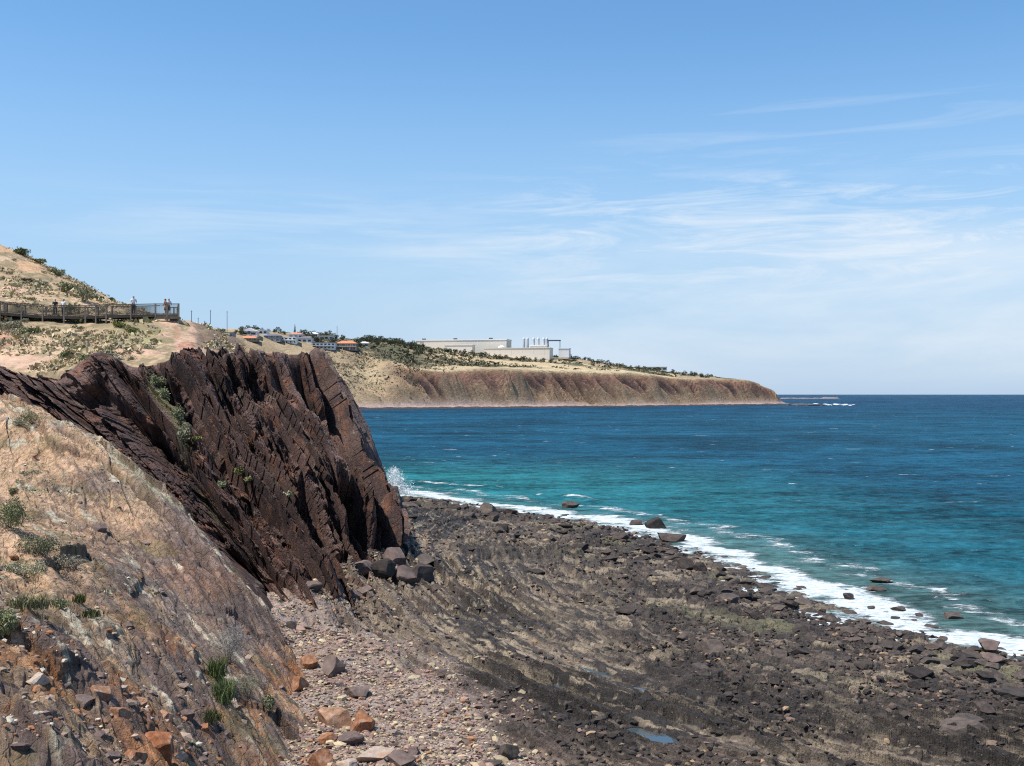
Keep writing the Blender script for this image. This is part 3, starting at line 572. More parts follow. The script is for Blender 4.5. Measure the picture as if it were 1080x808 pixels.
gmid = bblob(150, 352, 45, 11, .9); c = mix(c, np.array((.20, .18, .095)), gmid*.55*sst(-.3, .3, n2+.3))
tag(link('grassy_bank', np_mesh('grassy_bank', np.stack([gx, gy, gz], -1), grid_faces(*gx.shape), np.clip(c, .02, .8)), M['bench']), 'dry grassy bank and hill with bare clay patches above the cliff', 'hillside', kind='structure')
def hit(fn, px, py, y0, y1, step=.15):
    """first place where the line of sight through a photo point meets a height field"""
    Y = np.arange(y0, y1, step); x = (px-540)/F*Y; z = CH-(py-HZ)/F*Y; h = fn(x, Y); i = np.argmax(h >= z)
    return (x[i], Y[i], float(h[i])) if h[i] >= z[i] else None

# ---------------------------------------------------------------- far headland
def wz(px, Y, z): return ((px-540)/F*Y, Y, z)
SH2 = [wz(p, Y, 0)[:2] for p, Y in [(-300, 400), (100, 560), (250, 720), (330, 900), (380, 1010), (430, 1045), (480, 1075), (600, 1165), (700, 1270), (780, 1385), (815, 1440), (838, 1480), (842, 1515), (832, 1600), (700, 1900), (500, 2300)]]
HD = [at(*p) for p in [(100, 360, 640), (160, 352, 760), (215, 350, 900), (245, 353, 900), (265, 357, 880), (285, 356, 870), (300, 356, 960), (330, 363, 1050), (355, 369, 1090), (385, 374, 1110), (300, 351, 1200), (345, 357, 1260), 
      (405, 378, 1120), (440, 388, 1125), (480, 389, 1135), (520, 389, 1155), (560, 390.5, 1185), (600, 392, 1215), (640, 393.5, 1250), (700, 396, 1315), (760, 398.5, 1405), (800, 402.5, 1470), (813, 409, 1490), (824, 417, 1500),
      (400, 362, 1350), (440, 365, 1450), (500, 373, 1450), (560, 375, 1480), (600, 378, 1500), (650, 386, 1520), (700, 392, 1530), (745, 397.5, 1540), (785, 401.5, 1545),
      (160, 352, 1000), (215, 352, 1050), (120, 356, 880), (265, 354, 1040), (300, 353.5, 1080), (330, 361, 1120), (250, 352, 1300), (700, 398, 1400), (750, 400, 1480), (200, 348, 1200), (420, 366, 1250), (470, 379, 1250), (540, 382.5, 1290), (620, 387, 1350), (680, 392.5, 1400)]]
HD += [wz(300, 2200, 60), wz(440, 2200, 60), wz(560, 2200, 55), wz(650, 2100, 40), wz(740, 1800, 25), wz(200, 1900, 60), wz(0, 1100, 60), wz(0, 700, 45)]
head_t = TPS(HD, 500., .0008)
def head_fields(x, y):
    d, al = polydist(x, y, SH2); return d, al
def head(x, y, full=False):
    d, al = head_fields(x, y)
    px = 540+x/y*F
    top = np.maximum(head_t(x, y), 6.)+sst(30, 80, d)*(1.1*fbm(x*.03, y*.03, 0, 3, 607)+.5*fbm(x*.15, y*.15, 0, 3, 608))
    cl = sst(385, 450, px)
    # gullies: run down the face and lean with the beds
    q = al+.75*d+5*fbm(x*.02, y*.02, 0, 2, 601)+3*fbm(x*.06, y*.06, 0, 3, 618)
    gl = .9*(ridge(q*.032, d*.006, 0, 2, 602)-.3)+.7*(ridge(q*.075, d*.012, 0, 2, 603)-.3)+.4*(ridge(q*.21, d*.03, 0, 2, 604)-.3)
    gs = vn((al+.8*d)*.05, d*.004, 0, 605)+.5*vn((al+.8*d)*.13, d*.01, 0, 606)
    de = d-(4.5+6.5*cl)*gl*sst(20, 34, d)*(.45+.8*sst(-.4, .4, fbm(al*.012, d*.01, 0, 2, 621)))-3*fbm(x*.012, y*.012, 0, 2, 620)
    line = 5.5+(de-22)*(.52+.85*cl)+6*sst(0, 1, cl)*sst(30, 40, de)*0
    k_ = 2.5; z = top-np.logaddexp(0, (top-line)/k_)*k_
    face = sst(-1, 3, top-line); hrel = np.clip((z-5)/np.maximum(top-5, 4), 0, 1)
    sh = np.where(d < 0, np.maximum(d*.1, -4), .3+.10*d)+.5*fbm(x*.2, y*.2, 0, 3, 609)
    z = np.where(d < 30, sh+(z-sh)*sst(14, 30, d), z)
    if not full: return z
    return z, dict(d=d, al=al, cl=cl, face=face, gl=gl, gs=gs, px=px, hrel=hrel)
Ys = np.r_[np.geomspace(560, 1000, 110), np.geomspace(1001, 1700, 560), np.geomspace(1704, 2400, 60)]
gx, gy = polar(60, 850, 900, Ys); gz, fl = head(gx, gy, True)
hpx = fl['px']; hpy = HZ+(CH-gz)/gy*F; d = fl['d']
n1 = fbm(gx*.012, gy*.012, 0, 4, 611); n2 = fbm(gx*.05, gy*.05, 0, 4, 612); n3 = fbm(gx*.2, gy*.2, 0, 3, 613)
scrub = np.array((.30, .225, .14)); straw = np.array((.42, .33, .20)); dkgreen = np.array((.075, .08, .045)); orange = np.array((.42, .26, .16)); pur = np.array((.27, .165, .125)); rock = np.array((.085, .06, .056)); beach = np.array((.34, .25, .215)); dk = np.array((.05, .045, .045)); pale = np.array((.42, .34, .22))
c = mix(scrub+np.zeros(gx.shape+(3,)), straw, sst(-.1, .5, n1+.3*n2)*.6)
fc = np.clip(fl['face'], 0, 1); hr = fl['hrel']
c = mix(c, straw*1.1, (1-fc)*fl['cl']*sst(-.5, .1, n1+.4*n2)*.9)
c = mix(c, orange, fc*(1-fl['cl'])*sst(.2, .6, fl['gs']+.6*n2)*.6)
dg = sst(.05, .3, fbm(gx*.007, gy*.022, 0, 3, 615)+.4*n2+.3*sst(250, 420, d))*(1-fc)*sst(60, 90, d); c = mix(c, dkgreen, dg*.85)
fcol = mix(pur+np.zeros_like(c), rock, sst(-.15, .35, fl['gl']+.35*n2)); fcol = mix(fcol, scrub*1.2, sst(.1, -.7, fl['gl']+.3*n2)*sst(.75, .3, hr)*.9)  # gullies take the dark tone: shade in the recesses put into the colour
fcol = mix(fcol, orange*.8, sst(.72, .92, hr+.12*n2)*.8)
fcol = mix(fcol, scrub*1.25, sst(.62, .25, hr+.15*n2+.25*fl['gl'])*.6); fcol = mix(fcol, pale, sst(.34, .12, hr+.12*n2)*sst(.3, -.4, fl['gl'])*.85)
c = mix(c, fcol*np.array((.86, .78, .74)), fc*fl['cl'])
c = mix(c, beach, sst(26, 20, d)); c = mix(c, dk, sst(15, 11, d+3*n3+2*n2))
tag(link('headland', np_mesh('headland', np.stack([gx, gy, gz], -1), grid_faces(*gx.shape), np.clip(c, .02, .8)), M['head']), 'long headland with gullied cliffs, dry fields and green scrub across the bay', 'headland', kind='structure')

# ================================================================ things
class MB:
    """collects boxes, bars and tubes; build() links them as ONE mesh object"""
    def __init__(s): s.bm = bmesh.new()
    def box(s, c, d, rz=0., bev=0.):
        r = bmesh.ops.create_cube(s.bm, size=1.); vs_ = r['verts']
        bmesh.ops.scale(s.bm, vec=d, verts=vs_); bmesh.ops.rotate(s.bm, cent=(0, 0, 0), matrix=Matrix.Rotation(rz, 3, 'Z'), verts=vs_); bmesh.ops.translate(s.bm, vec=c, verts=vs_); return s
    def bar(s, a, b, w, h):
        a, b = Vector(a), Vector(b); d = b-a; L = d.length
        r = bmesh.ops.create_cube(s.bm, size=1.); q = d.to_track_quat('X', 'Z'); bmesh.ops.scale(s.bm, vec=(L, w, h), verts=r['verts'])
        bmesh.ops.rotate(s.bm, cent=(0, 0, 0), matrix=q.to_matrix(), verts=r['verts']); bmesh.ops.translate(s.bm, vec=(a+b)/2, verts=r['verts']); return s
    def tube(s, a, b, r1, r2, n=8):
        a, b = Vector(a), Vector(b); d = b-a
        r = bmesh.ops.create_cone(s.bm, cap_ends=True, segments=n, radius1=r1, radius2=r2, depth=d.length)
        bmesh.ops.rotate(s.bm, cent=(0, 0, 0), matrix=d.to_track_quat('Z', 'Y').to_matrix(), verts=r['verts']); bmesh.ops.translate(s.bm, vec=(a+b)/2, verts=r['verts']); return s
    def face(s, pts):
        s.bm.faces.new([s.bm.verts.new(p) for p in pts]); return s
    def build(s, name, mat, parent=None):
        me = bpy.data.meshes.new(name); bmesh.ops.recalc_face_normals(s.bm, faces=s.bm.faces); s.bm.to_mesh(me); s.bm.free(); return link(name, me, mat, parent)
def copy_tree(o, parent=None):
    c = o.copy(); COL.objects.link(c); c.parent = parent
    for ch in [k for k in KIDS.get(o.name, [])]: copy_tree(ch, c)
    return c
KIDS = {}
def remember(root):
    for o in bpy.data.objects:
        if o.parent is not None and o not in KIDS.get(o.parent.name, []): KIDS.setdefault(o.parent.name, []).append(o)

# ---------------------------------------------------------------- rocks
def rock_data(seed, sub=3, flat=.8, cuts=5, rough=.07):
    bm = bmesh.new(); bmesh.ops.create_icosphere(bm, subdivisions=sub, radius=1.)
    P = np.array([v.co[:] for v in bm.verts]); Q = np.array([[v.index for v in f.verts] for f in bm.faces]); bm.free()
    r = np.random.default_rng(seed)
    A = np.linalg.qr(r.normal(size=(3, 3))+np.diag((2., 2., 2.)))[0]
    for v in list(A)+list(-A):                          # joint faces first: a rough block
        n = v+.22*r.normal(size=3); n /= np.linalg.norm(n); d = r.uniform(.48, .72); k = P@n; P = P-np.outer(np.maximum(0, k-d), n)
    for i in range(cuts):                               # planes cut the ball into a faceted block
        n = r.normal(size=3); n[2] *= .8; n /= np.linalg.norm(n); d = r.uniform(.5, .8); k = P@n; P = P-np.outer(np.maximum(0, k-d), n)
    P = P*(1+rough*fbm(P[:, 0]*1.6+seed, P[:, 1]*1.6, P[:, 2]*1.6, 3, seed))[:, None]
    P[:, 2] *= flat; P /= np.abs(P).max(0).max(); return P, Q
def rock_mesh(name, seed, **k):
    P, Q = rock_data(seed, **k); return np_mesh(name, P, Q)
RM = [rock_mesh('boulder', 30+i, flat=random.uniform(.55, .85)) for i in range(10)]
for me in RM: me.materials.append(M['boulder'])
def place_rock(name, x, y, z, sx, sy, sz, rz, me, mat=None, tilt=(0, 0)):
    if mat is not None and (len(me.materials) == 0 or me.materials[0] != mat):
        key = (me.name, mat.name)
        if key not in RV: RV[key] = me.copy(); RV[key].materials.clear(); RV[key].materials.append(mat)
        me = RV[key]
    o = bpy.data.objects.new(name, me); COL.objects.link(o); o.location = (x, y, z); o.scale = (sx, sy, sz); o.rotation_euler = (tilt[0], tilt[1], rz); return o
RV = {}
for i in range(42):                                     # low rocks awash in the surf
    px = random.uniform(560, 1080); py = np.interp(px, [420, 560, 640, 740, 850, 960, 1080], [521, 541, 554, 590, 633, 674, 697])-abs(random.gauss(0, 9))*(1 if px > 700 else .5)
    Y = CH*F/(py-HZ); s_ = random.uniform(.16, .5); o = place_rock('awash_rock', (px-540)/F*Y, Y, -.02, s_*1.3, s_, s_*.55, random.uniform(0, 6), random.choice(RM)); tag(o, 'small low dark rock awash in the white surf by the shore', 'rock', 'rocks awash in the surf')
# boulders strewn along the water's edge and over the platform
pts = []; tries = 0
BOX = RM
while len(pts) < 245 and tries < 20000:
    tries += 1
    px = random.uniform(430, 1085); sh = np.interp(px, [420, 560, 640, 740, 850, 960, 1080], [521, 541, 554, 590, 633, 674, 697])
    dep = abs(random.gauss(0, 1)); py = sh+2+dep*random.choice((12, 14, 18, 45))
    if py > 800: continue
    if px < 640 and py > 640: continue
    x, y, z = ground_at(px, py, 4); s_ = random.choice((.28, .34, .4, .45, .5, .6, .75))*random.uniform(.8, 1.2)
    if y > 120: s_ *= 1.5
    if any((x-a)**2+(y-b)**2 < (s_+c_)**2*.5 for a, b, c_ in pts): continue
    pts.append((x, y, s_))
    o = place_rock('boulder', x, y, z+s_*.15, s_*random.uniform(.9, 1.4), s_*random.uniform(.8, 1.1), s_*random.uniform(.6, 1.), random.uniform(0, 6.28), random.choice(RM), None, (random.uniform(-.2, .2), random.uniform(-.2, .2)))
    tag(o, 'dark angular boulder lying among many others on the rocky foreshore', 'boulder', 'loose boulders on the foreshore')
def special(px, py, wpx, hpx, name, label, cat, mat, k, zoff=0., sea=False, group=None, flat=1., rz=None, dz=.25):
    """a boulder wpx wide and hpx high in the photo whose foot stands at photo point px, py"""
    if sea: Y = CH*F/(py-HZ); x, y, z = (px-540)/F*Y, Y, 0.
    else: x, y, z = ground_at(px, py)
    a = wpx/F*y/2; h = hpx/F*y/1.25
    o = place_rock(name, x, y+a*.4, z+h*dz+zoff, a*1.15, a, h, random.uniform(0, 6.28) if rz is None else rz, RM[k % 10], M[mat], (random.uniform(-.08, .08), 0)); return tag(o, label, cat, group)
special(601, 536, 21, 10, 'sea_rock', 'dark square rock standing alone in the shallow turquoise water', 'rock', 'boulder', 1, 0, True)
special(691, 557, 22, 14, 'sea_rock', 'tall dark rock at the tip of the foreshore, upper of two in the surf', 'rock', 'boulder', 2, 0, True)
special(707, 571, 30, 15, 'sea_rock', 'broad dark rock in the surf, just below a taller one', 'rock', 'boulder', 3, 0, True)
special(670, 553, 16, 7, 'sea_rock', 'low flat dark rock in the surf beside two taller rocks', 'rock', 'boulder', 4, 0, True)
special(420, 517, 12, 7, 'sea_rock', 'small black rock below the breaking spray beside the cliff', 'rock', 'boulder', 5, 0, True)
for i, (a, b, w_, h_, l) in enumerate([(926, 623, 20, 6, 'long low dark rock washed by the small breaking wave'), (948, 644, 16, 7, 'rounded olive dark rock in the white wash near its outer edge'), (1009, 653, 22, 9, 'olive topped dark rock standing furthest out in the surf'),
        (971, 650, 10, 5, 'small dark rock in the wash between two larger rocks'), (895, 632, 12, 9, 'pointed dark rock in the white wash nearest the cobbles'), (920, 642, 9, 4, 'flat small rock half covered by the white wash'), (930, 614, 22, 7, 'dark rock under the curl of the small breaking wave')]):
    special(a, b, w_, h_, 'surf_rock', l, 'rock', 'boulder', i+2, 0, True)
special(1046, 688, 24, 16, 'boulder', 'reddish brown boulder standing at the water edge near the right of the shore', 'boulder', 'brown_rock', 6)
special(1050, 700, 26, 12, 'boulder', 'pale brown boulder just below the reddish one at the water edge', 'boulder', 'brown_rock', 7)
foot = [(441, 612, 30, 26, 'square black boulder at the outer end of the fallen block pile', 'boulder', 4), (446, 592, 44, 17, 'flat topped dark slab lying across the fallen block pile', 'boulder', 8), (425, 610, 26, 24, 'dark block wedged behind the square black boulder', 'brown_rock', 0), (404, 612, 30, 26, 'split dark boulder in the middle of the fallen block pile', 'boulder', 1),
        (415, 595, 30, 20, 'lighter brown block on top of the fallen block pile', 'brown_rock', 2), (380, 604, 32, 22, 'striped brown block leaning on the foot of the dark cliff', 'brown_rock', 3), (384, 618, 22, 15, 'rounded brown boulder in front of the striped block', 'brown_rock', 5), (330, 624, 20, 13, 'brown boulder alone on the scree under the cliff recess', 'brown_rock', 6), (374, 629, 18, 13, 'small brown boulder on the scree below the block pile', 'brown_rock', 9), (460, 625, 14, 9, 'low dark stone just right of the square black boulder', 'boulder', 2)]
for a, b, w_, h_, l, m_, k in foot: special(a, b, w_, h_, 'fallen_block', l, 'boulder', m_, k)
special(308, 661, 15, 12, 'boulder', 'dark boulder alone on the pale shingle below the cliff', 'boulder', 'boulder', 5)
special(535, 800, 26, 22, 'boulder', 'dark brown boulder on pale shingle at the bottom of the photo', 'boulder', 'boulder', 7)
special(519, 808, 20, 10, 'boulder', 'low dark stone beside the brown boulder on the shingle', 'boulder', 'boulder', 8)
beach_r = [(350, 711, 28, 28, 'brown', 'tall dark brown boulder on the shingle above the orange rocks'), (325, 706, 22, 20, 'orange', 'rusty orange rock at the upper end of the rock line below the slope'), (316, 728, 20, 18, 'orange', 'knobbly tan rock pressed against the foot of the slope'), (375, 735, 26, 18, 'brown', 'flat brown rock on the shingle between two orange boulders'),
        (352, 766, 36, 26, 'orange', 'bright orange boulder with a saddle shaped top'), (382, 772, 32, 32, 'orange', 'large orange boulder with a grey end, biggest on the shingle'), (371, 786, 26, 17, 'brown', 'brown rock tucked under the large orange boulder'), (345, 784, 22, 16, 'orange', 'small rusty rock left of the brown rock under the orange boulder'),
        (395, 804, 40, 22, 'pale', 'pale banded rock at the lowest edge of the shingle'), (420, 808, 34, 18, 'brown', 'grey brown rock beside the pale banded rock'), (338, 808, 30, 26, 'orange', 'deep orange rock at the bottom of the slope foot'), (366, 812, 26, 14, 'pale', 'cream rock low on the shingle by the deep orange rock'), (436, 795, 18, 9, 'brown', 'small brown rock alone right of the pale banded rock')]
for i, (a, b, w_, h_, m_, l) in enumerate(beach_r): special(a, b, w_, h_, 'beach_rock', l, 'rock', m_+'_rock', i)
# broken rocks on the near slope
def on_slab(px, py): return hit(slab, px, py, 12, 88, .1)
near_r = [(38, 720, 26, 14, 'pale', 'flat pinkish slab lying on the slope at the left edge'), (56, 738, 16, 10, 'pale', 'small pink rock just below the flat pinkish slab'), (85, 744, 22, 12, 'brown', 'purple brown rock in the hollow beside the lichen ledge'), (104, 733, 26, 18, 'orange', 'deep orange broken block beside the lichen ledge'), (125, 755, 24, 16, 'orange', 'orange block at the lower end of the lichen ledge'),
        (148, 742, 18, 10, 'orange', 'small rusty rock high in the row of broken rocks'), (173, 757, 20, 12, 'orange', 'brown orange rock in the middle of the row of broken rocks'), (196, 760, 18, 12, 'brown', 'dark brown rock at the right end of the row of broken rocks'), (165, 790, 34, 24, 'orange', 'largest rusty orange boulder low on the near slope'), (140, 800, 26, 16, 'orange', 'orange rock touching the largest rusty boulder'),
        (105, 715, 12, 8, 'brown', 'small dark stone above the lichen ledge'), (188, 800, 18, 10, 'pale', 'cream stone right of the largest rusty boulder'), (20, 790, 20, 9, 'brown', 'purple brown slab at the lower left edge'), (118, 800, 18, 10, 'brown', 'brown stone below the orange block'), (215, 770, 14, 8, 'orange', 'small orange stone beyond the row of broken rocks')]
for i, (a, b, w_, h_, m_, l) in enumerate(near_r):
    p = on_slab(a, b)
    if p is None: continue
    x, y, z = p; q = w_/F*y/2; h = h_/F*y/1.2
    tag(place_rock('broken_rock', x, y+q*.3, z-h*.12, q*1.15, q*1.1, h*1.25, random.uniform(0, 6), RM[(i*3) % 10], M[m_+'_rock'], (random.uniform(-.3, .1), random.uniform(.1, .45))), l, 'rock')
# loose stones nobody could count
BASE = [rock_data(60+i, sub=1, flat=.55, cuts=5) for i in range(8)]
def stones(name, X0, Y0, Z0, S0, C0, label, cat):
    Vs, Qs, Cs = [], [], []; off = 0; n = len(X0)
    for i in range(n):
        P, Q = BASE[i % 8]; a = rng.uniform(0, 6.28); ca, sa = math.cos(a), math.sin(a); sc = S0[i]*rng.uniform(.7, 1.3, 3)
        p = P*sc; p = np.stack([p[:, 0]*ca-p[:, 1]*sa, p[:, 0]*sa+p[:, 1]*ca, p[:, 2]+p[:, 0]*rng.uniform(-.3, .3)], 1)+(X0[i], Y0[i], Z0[i]+S0[i]*.2)
        Vs.append(p); Qs.append(Q+off); Cs.append(np.repeat(C0[i][None], len(P), 0)); off += len(P)
    return tag(link(name, np_mesh(name, np.concatenate(Vs), np.concatenate(Qs), np.concatenate(Cs)), M['stone']), label, cat, None, 'stuff')
def scatter_px(n, f):
    out = []
    px = rng.uniform(285, 1120, n*5); py = rng.uniform(522, 830, n*5); z = np.full(n*5, 1.)
    for _ in range(4):
        Y = (CH-z)*F/(py-HZ); x = (px-540)/F*Y; z = platform(x, Y)
    d, _ = shore_fields(x, Y); bmk = beach_mask(x, Y); pr = np.maximum(f(x, Y, d, bmk), (bmk < .5)*.8*np.exp(-np.abs(polydist(x, Y, FOOT)[0])/2.5))
    k = np.where(rng.uniform(0, 1, len(x)) < pr)[0][:n]; return x[k], Y[k], z[k], d[k]
x, y, z, d = scatter_px(7500, lambda x, y, d, b: (d > -2)*(1-b)*(.16+.84*np.exp(-np.maximum(0, d-2)/8))*sst(-.15, .3, fbm(x*.3, y*.3, 0, 3, 71)))
sz_ = rng.uniform(.09, .30, len(x))*(1+.4*(y > 90)); h = rng.uniform(0, 1, len(x))
cs = np.array([dark*rng.uniform(.6, 1.4) if q < .74 else (brown*rng.uniform(.6, 1.2) if q < .93 else tan*rng.uniform(.6, 1.)) for q in h])
sz_ *= .62
stones('rubble', x, y, z, sz_, cs, 'dark rubble and cobbles covering the foreshore', 'rubble')
x, y, z, d = scatter_px(15000, lambda x, y, d, b: b*.9)
sz_ = rng.gamma(1.5, .024, len(x))+.022; h = rng.uniform(0, 1, len(x))
cs = np.array([pale*rng.uniform(.6, 1.2) if q < .36 else (pink*rng.uniform(.55, 1.2) if q < .70 else (brown*rng.uniform(.5, 1.2) if q < .93 else np.array((.33, .17, .09)))) for q in h])
stones('shingle', x, y, z, sz_, cs, 'pale pink and cream shingle at the foot of the slope', 'shingle')

# ---------------------------------------------------------------- plants
def leaves(n, lobes, size, col, jit=.35, up=.3, seed=0, aspect=.5):
    """many small leaf faces spread through a set of lobes (centre, radii)"""
    r = np.random.default_rng(seed); w_ = np.array([l[3]*l[4]*l[5] for l in lobes])**.7; li = r.choice(len(lobes), n, p=w_/w_.sum())
    L = np.array(lobes)[li]; dirn = r.normal(size=(n, 3)); dirn /= np.linalg.norm(dirn, axis=1, keepdims=True)
    rad = r.uniform(.25, 1., (n, 1))**.5*(1+.25*r.normal(size=(n, 1))*.6); C = L[:, :3]+dirn*rad*L[:, 3:6]
    a = r.normal(size=(n, 3)); a[:, 2] += up*2; a /= np.linalg.norm(a, axis=1, keepdims=True); b_ = np.cross(a, r.normal(size=(n, 3))); b_ /= np.linalg.norm(b_, axis=1, keepdims=True)
    s_ = size*r.uniform(.6, 1.4, (n, 1)); a = a*s_; b_ = b_*s_*aspect
    V = np.stack([C-a, C+b_, C+a, C-b_], 1).reshape(-1, 3); Q = np.arange(4*n).reshape(n, 4)
    col = np.array(col); col = col if col.ndim == 2 else col[None]; cc = col[r.integers(0, len(col), n)]*r.uniform(1-jit, 1+jit, (n, 1)); return V, Q, np.repeat(cc, 4, 0)
def leaf_obj(name, parent, *a, **k):
    V, Q, C_ = leaves(*a, **k); return link(name, np_mesh(name, V, Q, C_), M['leaf'], parent)
def bush(name, loc, r, h, n, col, label, cat='shrub', group=None, size=.05, seed=0, kind=None, up=.4, aspect=.45):
    o = empty(name, loc); tag(o, label, cat, group); rr_ = np.random.default_rng(seed)
    lobes = [(rr_.uniform(-.6, .6)*r, rr_.uniform(-.5, .5)*r, h*rr_.uniform(.3, .7), r*rr_.uniform(.35, .6), r*rr_.uniform(.35, .6), h*rr_.uniform(.3, .5)) for _ in range(7)]
    leaf_obj('foliage', o, n, lobes, size, col, .35, up, seed, aspect)
    m_ = MB()
    for q in lobes: m_.tube((0, 0, -.1), (q[0]*.8, q[1]*.8, q[2]*.9), .02*r+.006, .006, 5)
    m_.build('stem', M['bark'], o); return o
def tussock(name, loc, n, h, spread, col, label, cat='grass tuft', group=None, seed=0, w_=.012):
    r = np.random.default_rng(seed); bx = r.normal(size=(n, 2))*np.array(spread)*.5; ln = r.normal(size=(n, 2))*.35; hh = h*r.uniform(.5, 1.1, n); t = r.uniform(0, 6.28, n)
    w2 = np.stack([np.cos(t), np.sin(t), 0*t], 1)*w_; B = np.c_[bx, 0*t-.05]; Tp = np.c_[bx+ln*hh[:, None], hh]; Md = np.c_[bx+ln*hh[:, None]*.35, hh*.6]
    V = np.stack([B-w2, B+w2, Md+w2*.7, Md-w2*.7, Tp, Tp], 1).reshape(-1, 3); i = np.arange(n)[:, None]*6
    Q = np.concatenate([i+np.array([0, 1, 2, 3]), i+np.array([3, 2, 4, 5])]); c_ = np.array(col)[None]*r.uniform(.6, 1.4, (n, 1))
    o = link(name, np_mesh(name, V, Q, np.repeat(c_, 6, 0)), M['leaf']); o.location = loc; return tag(o, label, cat, group)
def pxr(px, y): return px/F*y
G1, G2, G3, G4 = (.175, .185, .08), (.235, .23, .13), (.29, .27, .19), (.125, .145, .05)
near_plants = [(36, 447, 15, 14, [G1, G2], 'rounded green bush on the crest of the slope before the dark cliff'), (20, 449, 9, 7, [G2, G3], 'small grey green bush left of the rounded bush on the crest'), (10, 556, 24, 30, [G1, G1, G2], 'bright green bush at the left edge of the slope'), (44, 586, 26, 20, [G2, G1, G3], 'grey green bush beside the bright green bush'),
        (68, 600, 17, 12, [G3, (.24, .21, .17)], 'dry grey bush at the right end of the bush cluster'), (24, 606, 24, 11, [G2, G3], 'low spreading bush below the bright green bush'), (30, 500, 12, 4, [G3, (.25, .2, .12)], 'flat dry mat of plants on the sandy top'), (3, 672, 18, 28, [G1, G2], 'leafy green bush cut by the lower left edge'), (240, 700, 24, 36, [(.26, .24, .22), (.2, .185, .165)], 'leafless grey bush clinging to the steep slope'), (262, 735, 13, 22, [(.23, .21, .17), G2], 'small dry bush below the leafless grey bush'), (283, 752, 8, 16, [G4, G3], 'dark green bush in a crevice near the slope foot'),
        (14, 520, 8, 5, [G1, G2], 'little green plant on the sandy top above the bright bush'), (62, 640, 10, 8, [G1, G2], 'low green plant above the narrow crevice')]
for i, (a, b, w_, h_, cl_, l) in enumerate(near_plants):
    p = on_slab(a, b)
    if p is None: continue
    x, y, z = p; dry = 'leafless' in l
    bush('shrub', (x, y, z-.03), pxr(w_, y), pxr(h_, y)*1.1, int(500+w_*h_*(5 if dry else 4)), cl_, l, 'shrub', None, .035 if not dry else .06, 70+i, up=.5, aspect=.45 if not dry else .07)
for i, (a, b, h_, sp_, n, cl_, l) in enumerate([(228, 715, 22, (8, 12), 420, (.10, .13, .04), 'bright green grass growing in the crack by the grey bush'), (236, 738, 22, (9, 14), 380, (.10, .125, .045), 'tall green grass low in the same crack'), (222, 760, 10, (9, 7), 300, (.12, .13, .05), 'short green grass on a ledge of the near slope'), (84, 634, 8, (5, 5), 200, (.09, .10, .03), 'dark green grass in a narrow crevice'), (95, 650, 7, (10, 8), 160, (.08, .09, .03), 'dark grass at the lower end of the narrow crevice'), (30, 640, 12, (26, 10), 300, (.2, .19, .09), 'yellowish grass tuft below the bush cluster')]):
    p = on_slab(a, b)
    if p: x, y, z = p; tussock('grass_tuft', (x, y, z), n, pxr(h_, y), (pxr(sp_[0], y), pxr(sp_[1], y)*1.5), cl_, l, 'grass', None, i, .014)
r = np.random.default_rng(12); Yg = 13*(80/13)**r.uniform(0, 1, 16000); xg = (r.uniform(-180, 335, 16000)-540)/F*Yg; zg = slab(xg, Yg)
kp = np.where((r.uniform(0, 1, 16000) < (.12+.75*sst(36, 24, Yg))*sst(-.2, .3, fbm(xg*.4, Yg*.4, 0, 3, 351))) & (zg > plat_base(xg, Yg)[0]))[0][:4200]
hq = r.uniform(0, 1, len(kp)); cq = np.array([np.array((.30, .22, .17))*r.uniform(.6, 1.3) if q < .4 else (np.array((.30, .14, .07))*r.uniform(.6, 1.2) if q < .62 else (np.array((.16, .115, .10))*r.uniform(.6, 1.3) if q < .88 else np.array((.48, .43, .34)))) for q in hq])
stones('scree', xg[kp], Yg[kp], zg[kp]-.01, (.02+r.gamma(1.4, .028, len(kp)))*np.clip(Yg[kp]/26, .8, 1.6), cq, 'loose chips of broken rock over the near slope', 'scree')
# low plants over the slope: too many to count
def cover(name, n, fn, xr, yr, mask, size, h, cols, label, k=7, leaf=.5, kind='stuff'):
    r = np.random.default_rng(len(name)+n); Y = yr[0]*(yr[1]/yr[0])**r.uniform(0, 1, n*6); x = r.uniform(xr[0], xr[1], n*6); x = (x-540)/F*Y
    pr = mask(x, Y); i = np.where(r.uniform(0, 1, n*6) < pr)[0][:n]; x, Y = x[i], Y[i]; z = fn(x, Y); m_ = len(x)
    sz_ = size*r.gamma(3, .33, m_); cx = np.repeat(np.stack([x, Y, z], 1), k, 0); s_ = np.repeat(sz_, k)[:, None]
    o = r.normal(size=(m_*k, 3))*np.array([.55, .55, .3*h]); o[:, 2] = np.abs(o[:, 2])+.12*h; C = cx+o*s_
    a = r.normal(size=(m_*k, 3)); a[:, 2] = np.abs(a[:, 2])*h+.2; a /= np.linalg.norm(a, axis=1, keepdims=True); b_ = np.cross(a, r.normal(size=(m_*k, 3))); b_ /= np.linalg.norm(b_, axis=1, keepdims=True)
    a = a*s_*leaf; b_ = b_*s_*leaf*.6; V = np.stack([C-a, C+b_, C+a, C-b_], 1).reshape(-1, 3); Q = np.arange(4*m_*k).reshape(-1, 4)
    cc = np.array(cols)[r.integers(0, len(cols), m_)]*r.uniform(.7, 1.3, (m_, 1)); cc = np.repeat(cc, k*4, 0)
    return tag(link(name, np_mesh(name, V, Q, cc), M['leaf']), label, 'ground cover', None, kind)
cover('ground_cover', 2600, slab, (-200, 290), (14, 80), lambda x, y: .8*sst(.1, .5, fbm(x*.35, y*.35, 0, 3, 331))*sst(-9, -16, x+(60-y)*.2), .09, .8, [G2, G3, G3, (.30, .23, .12)], 'low dry plants on the weathered slope', 16, .3)
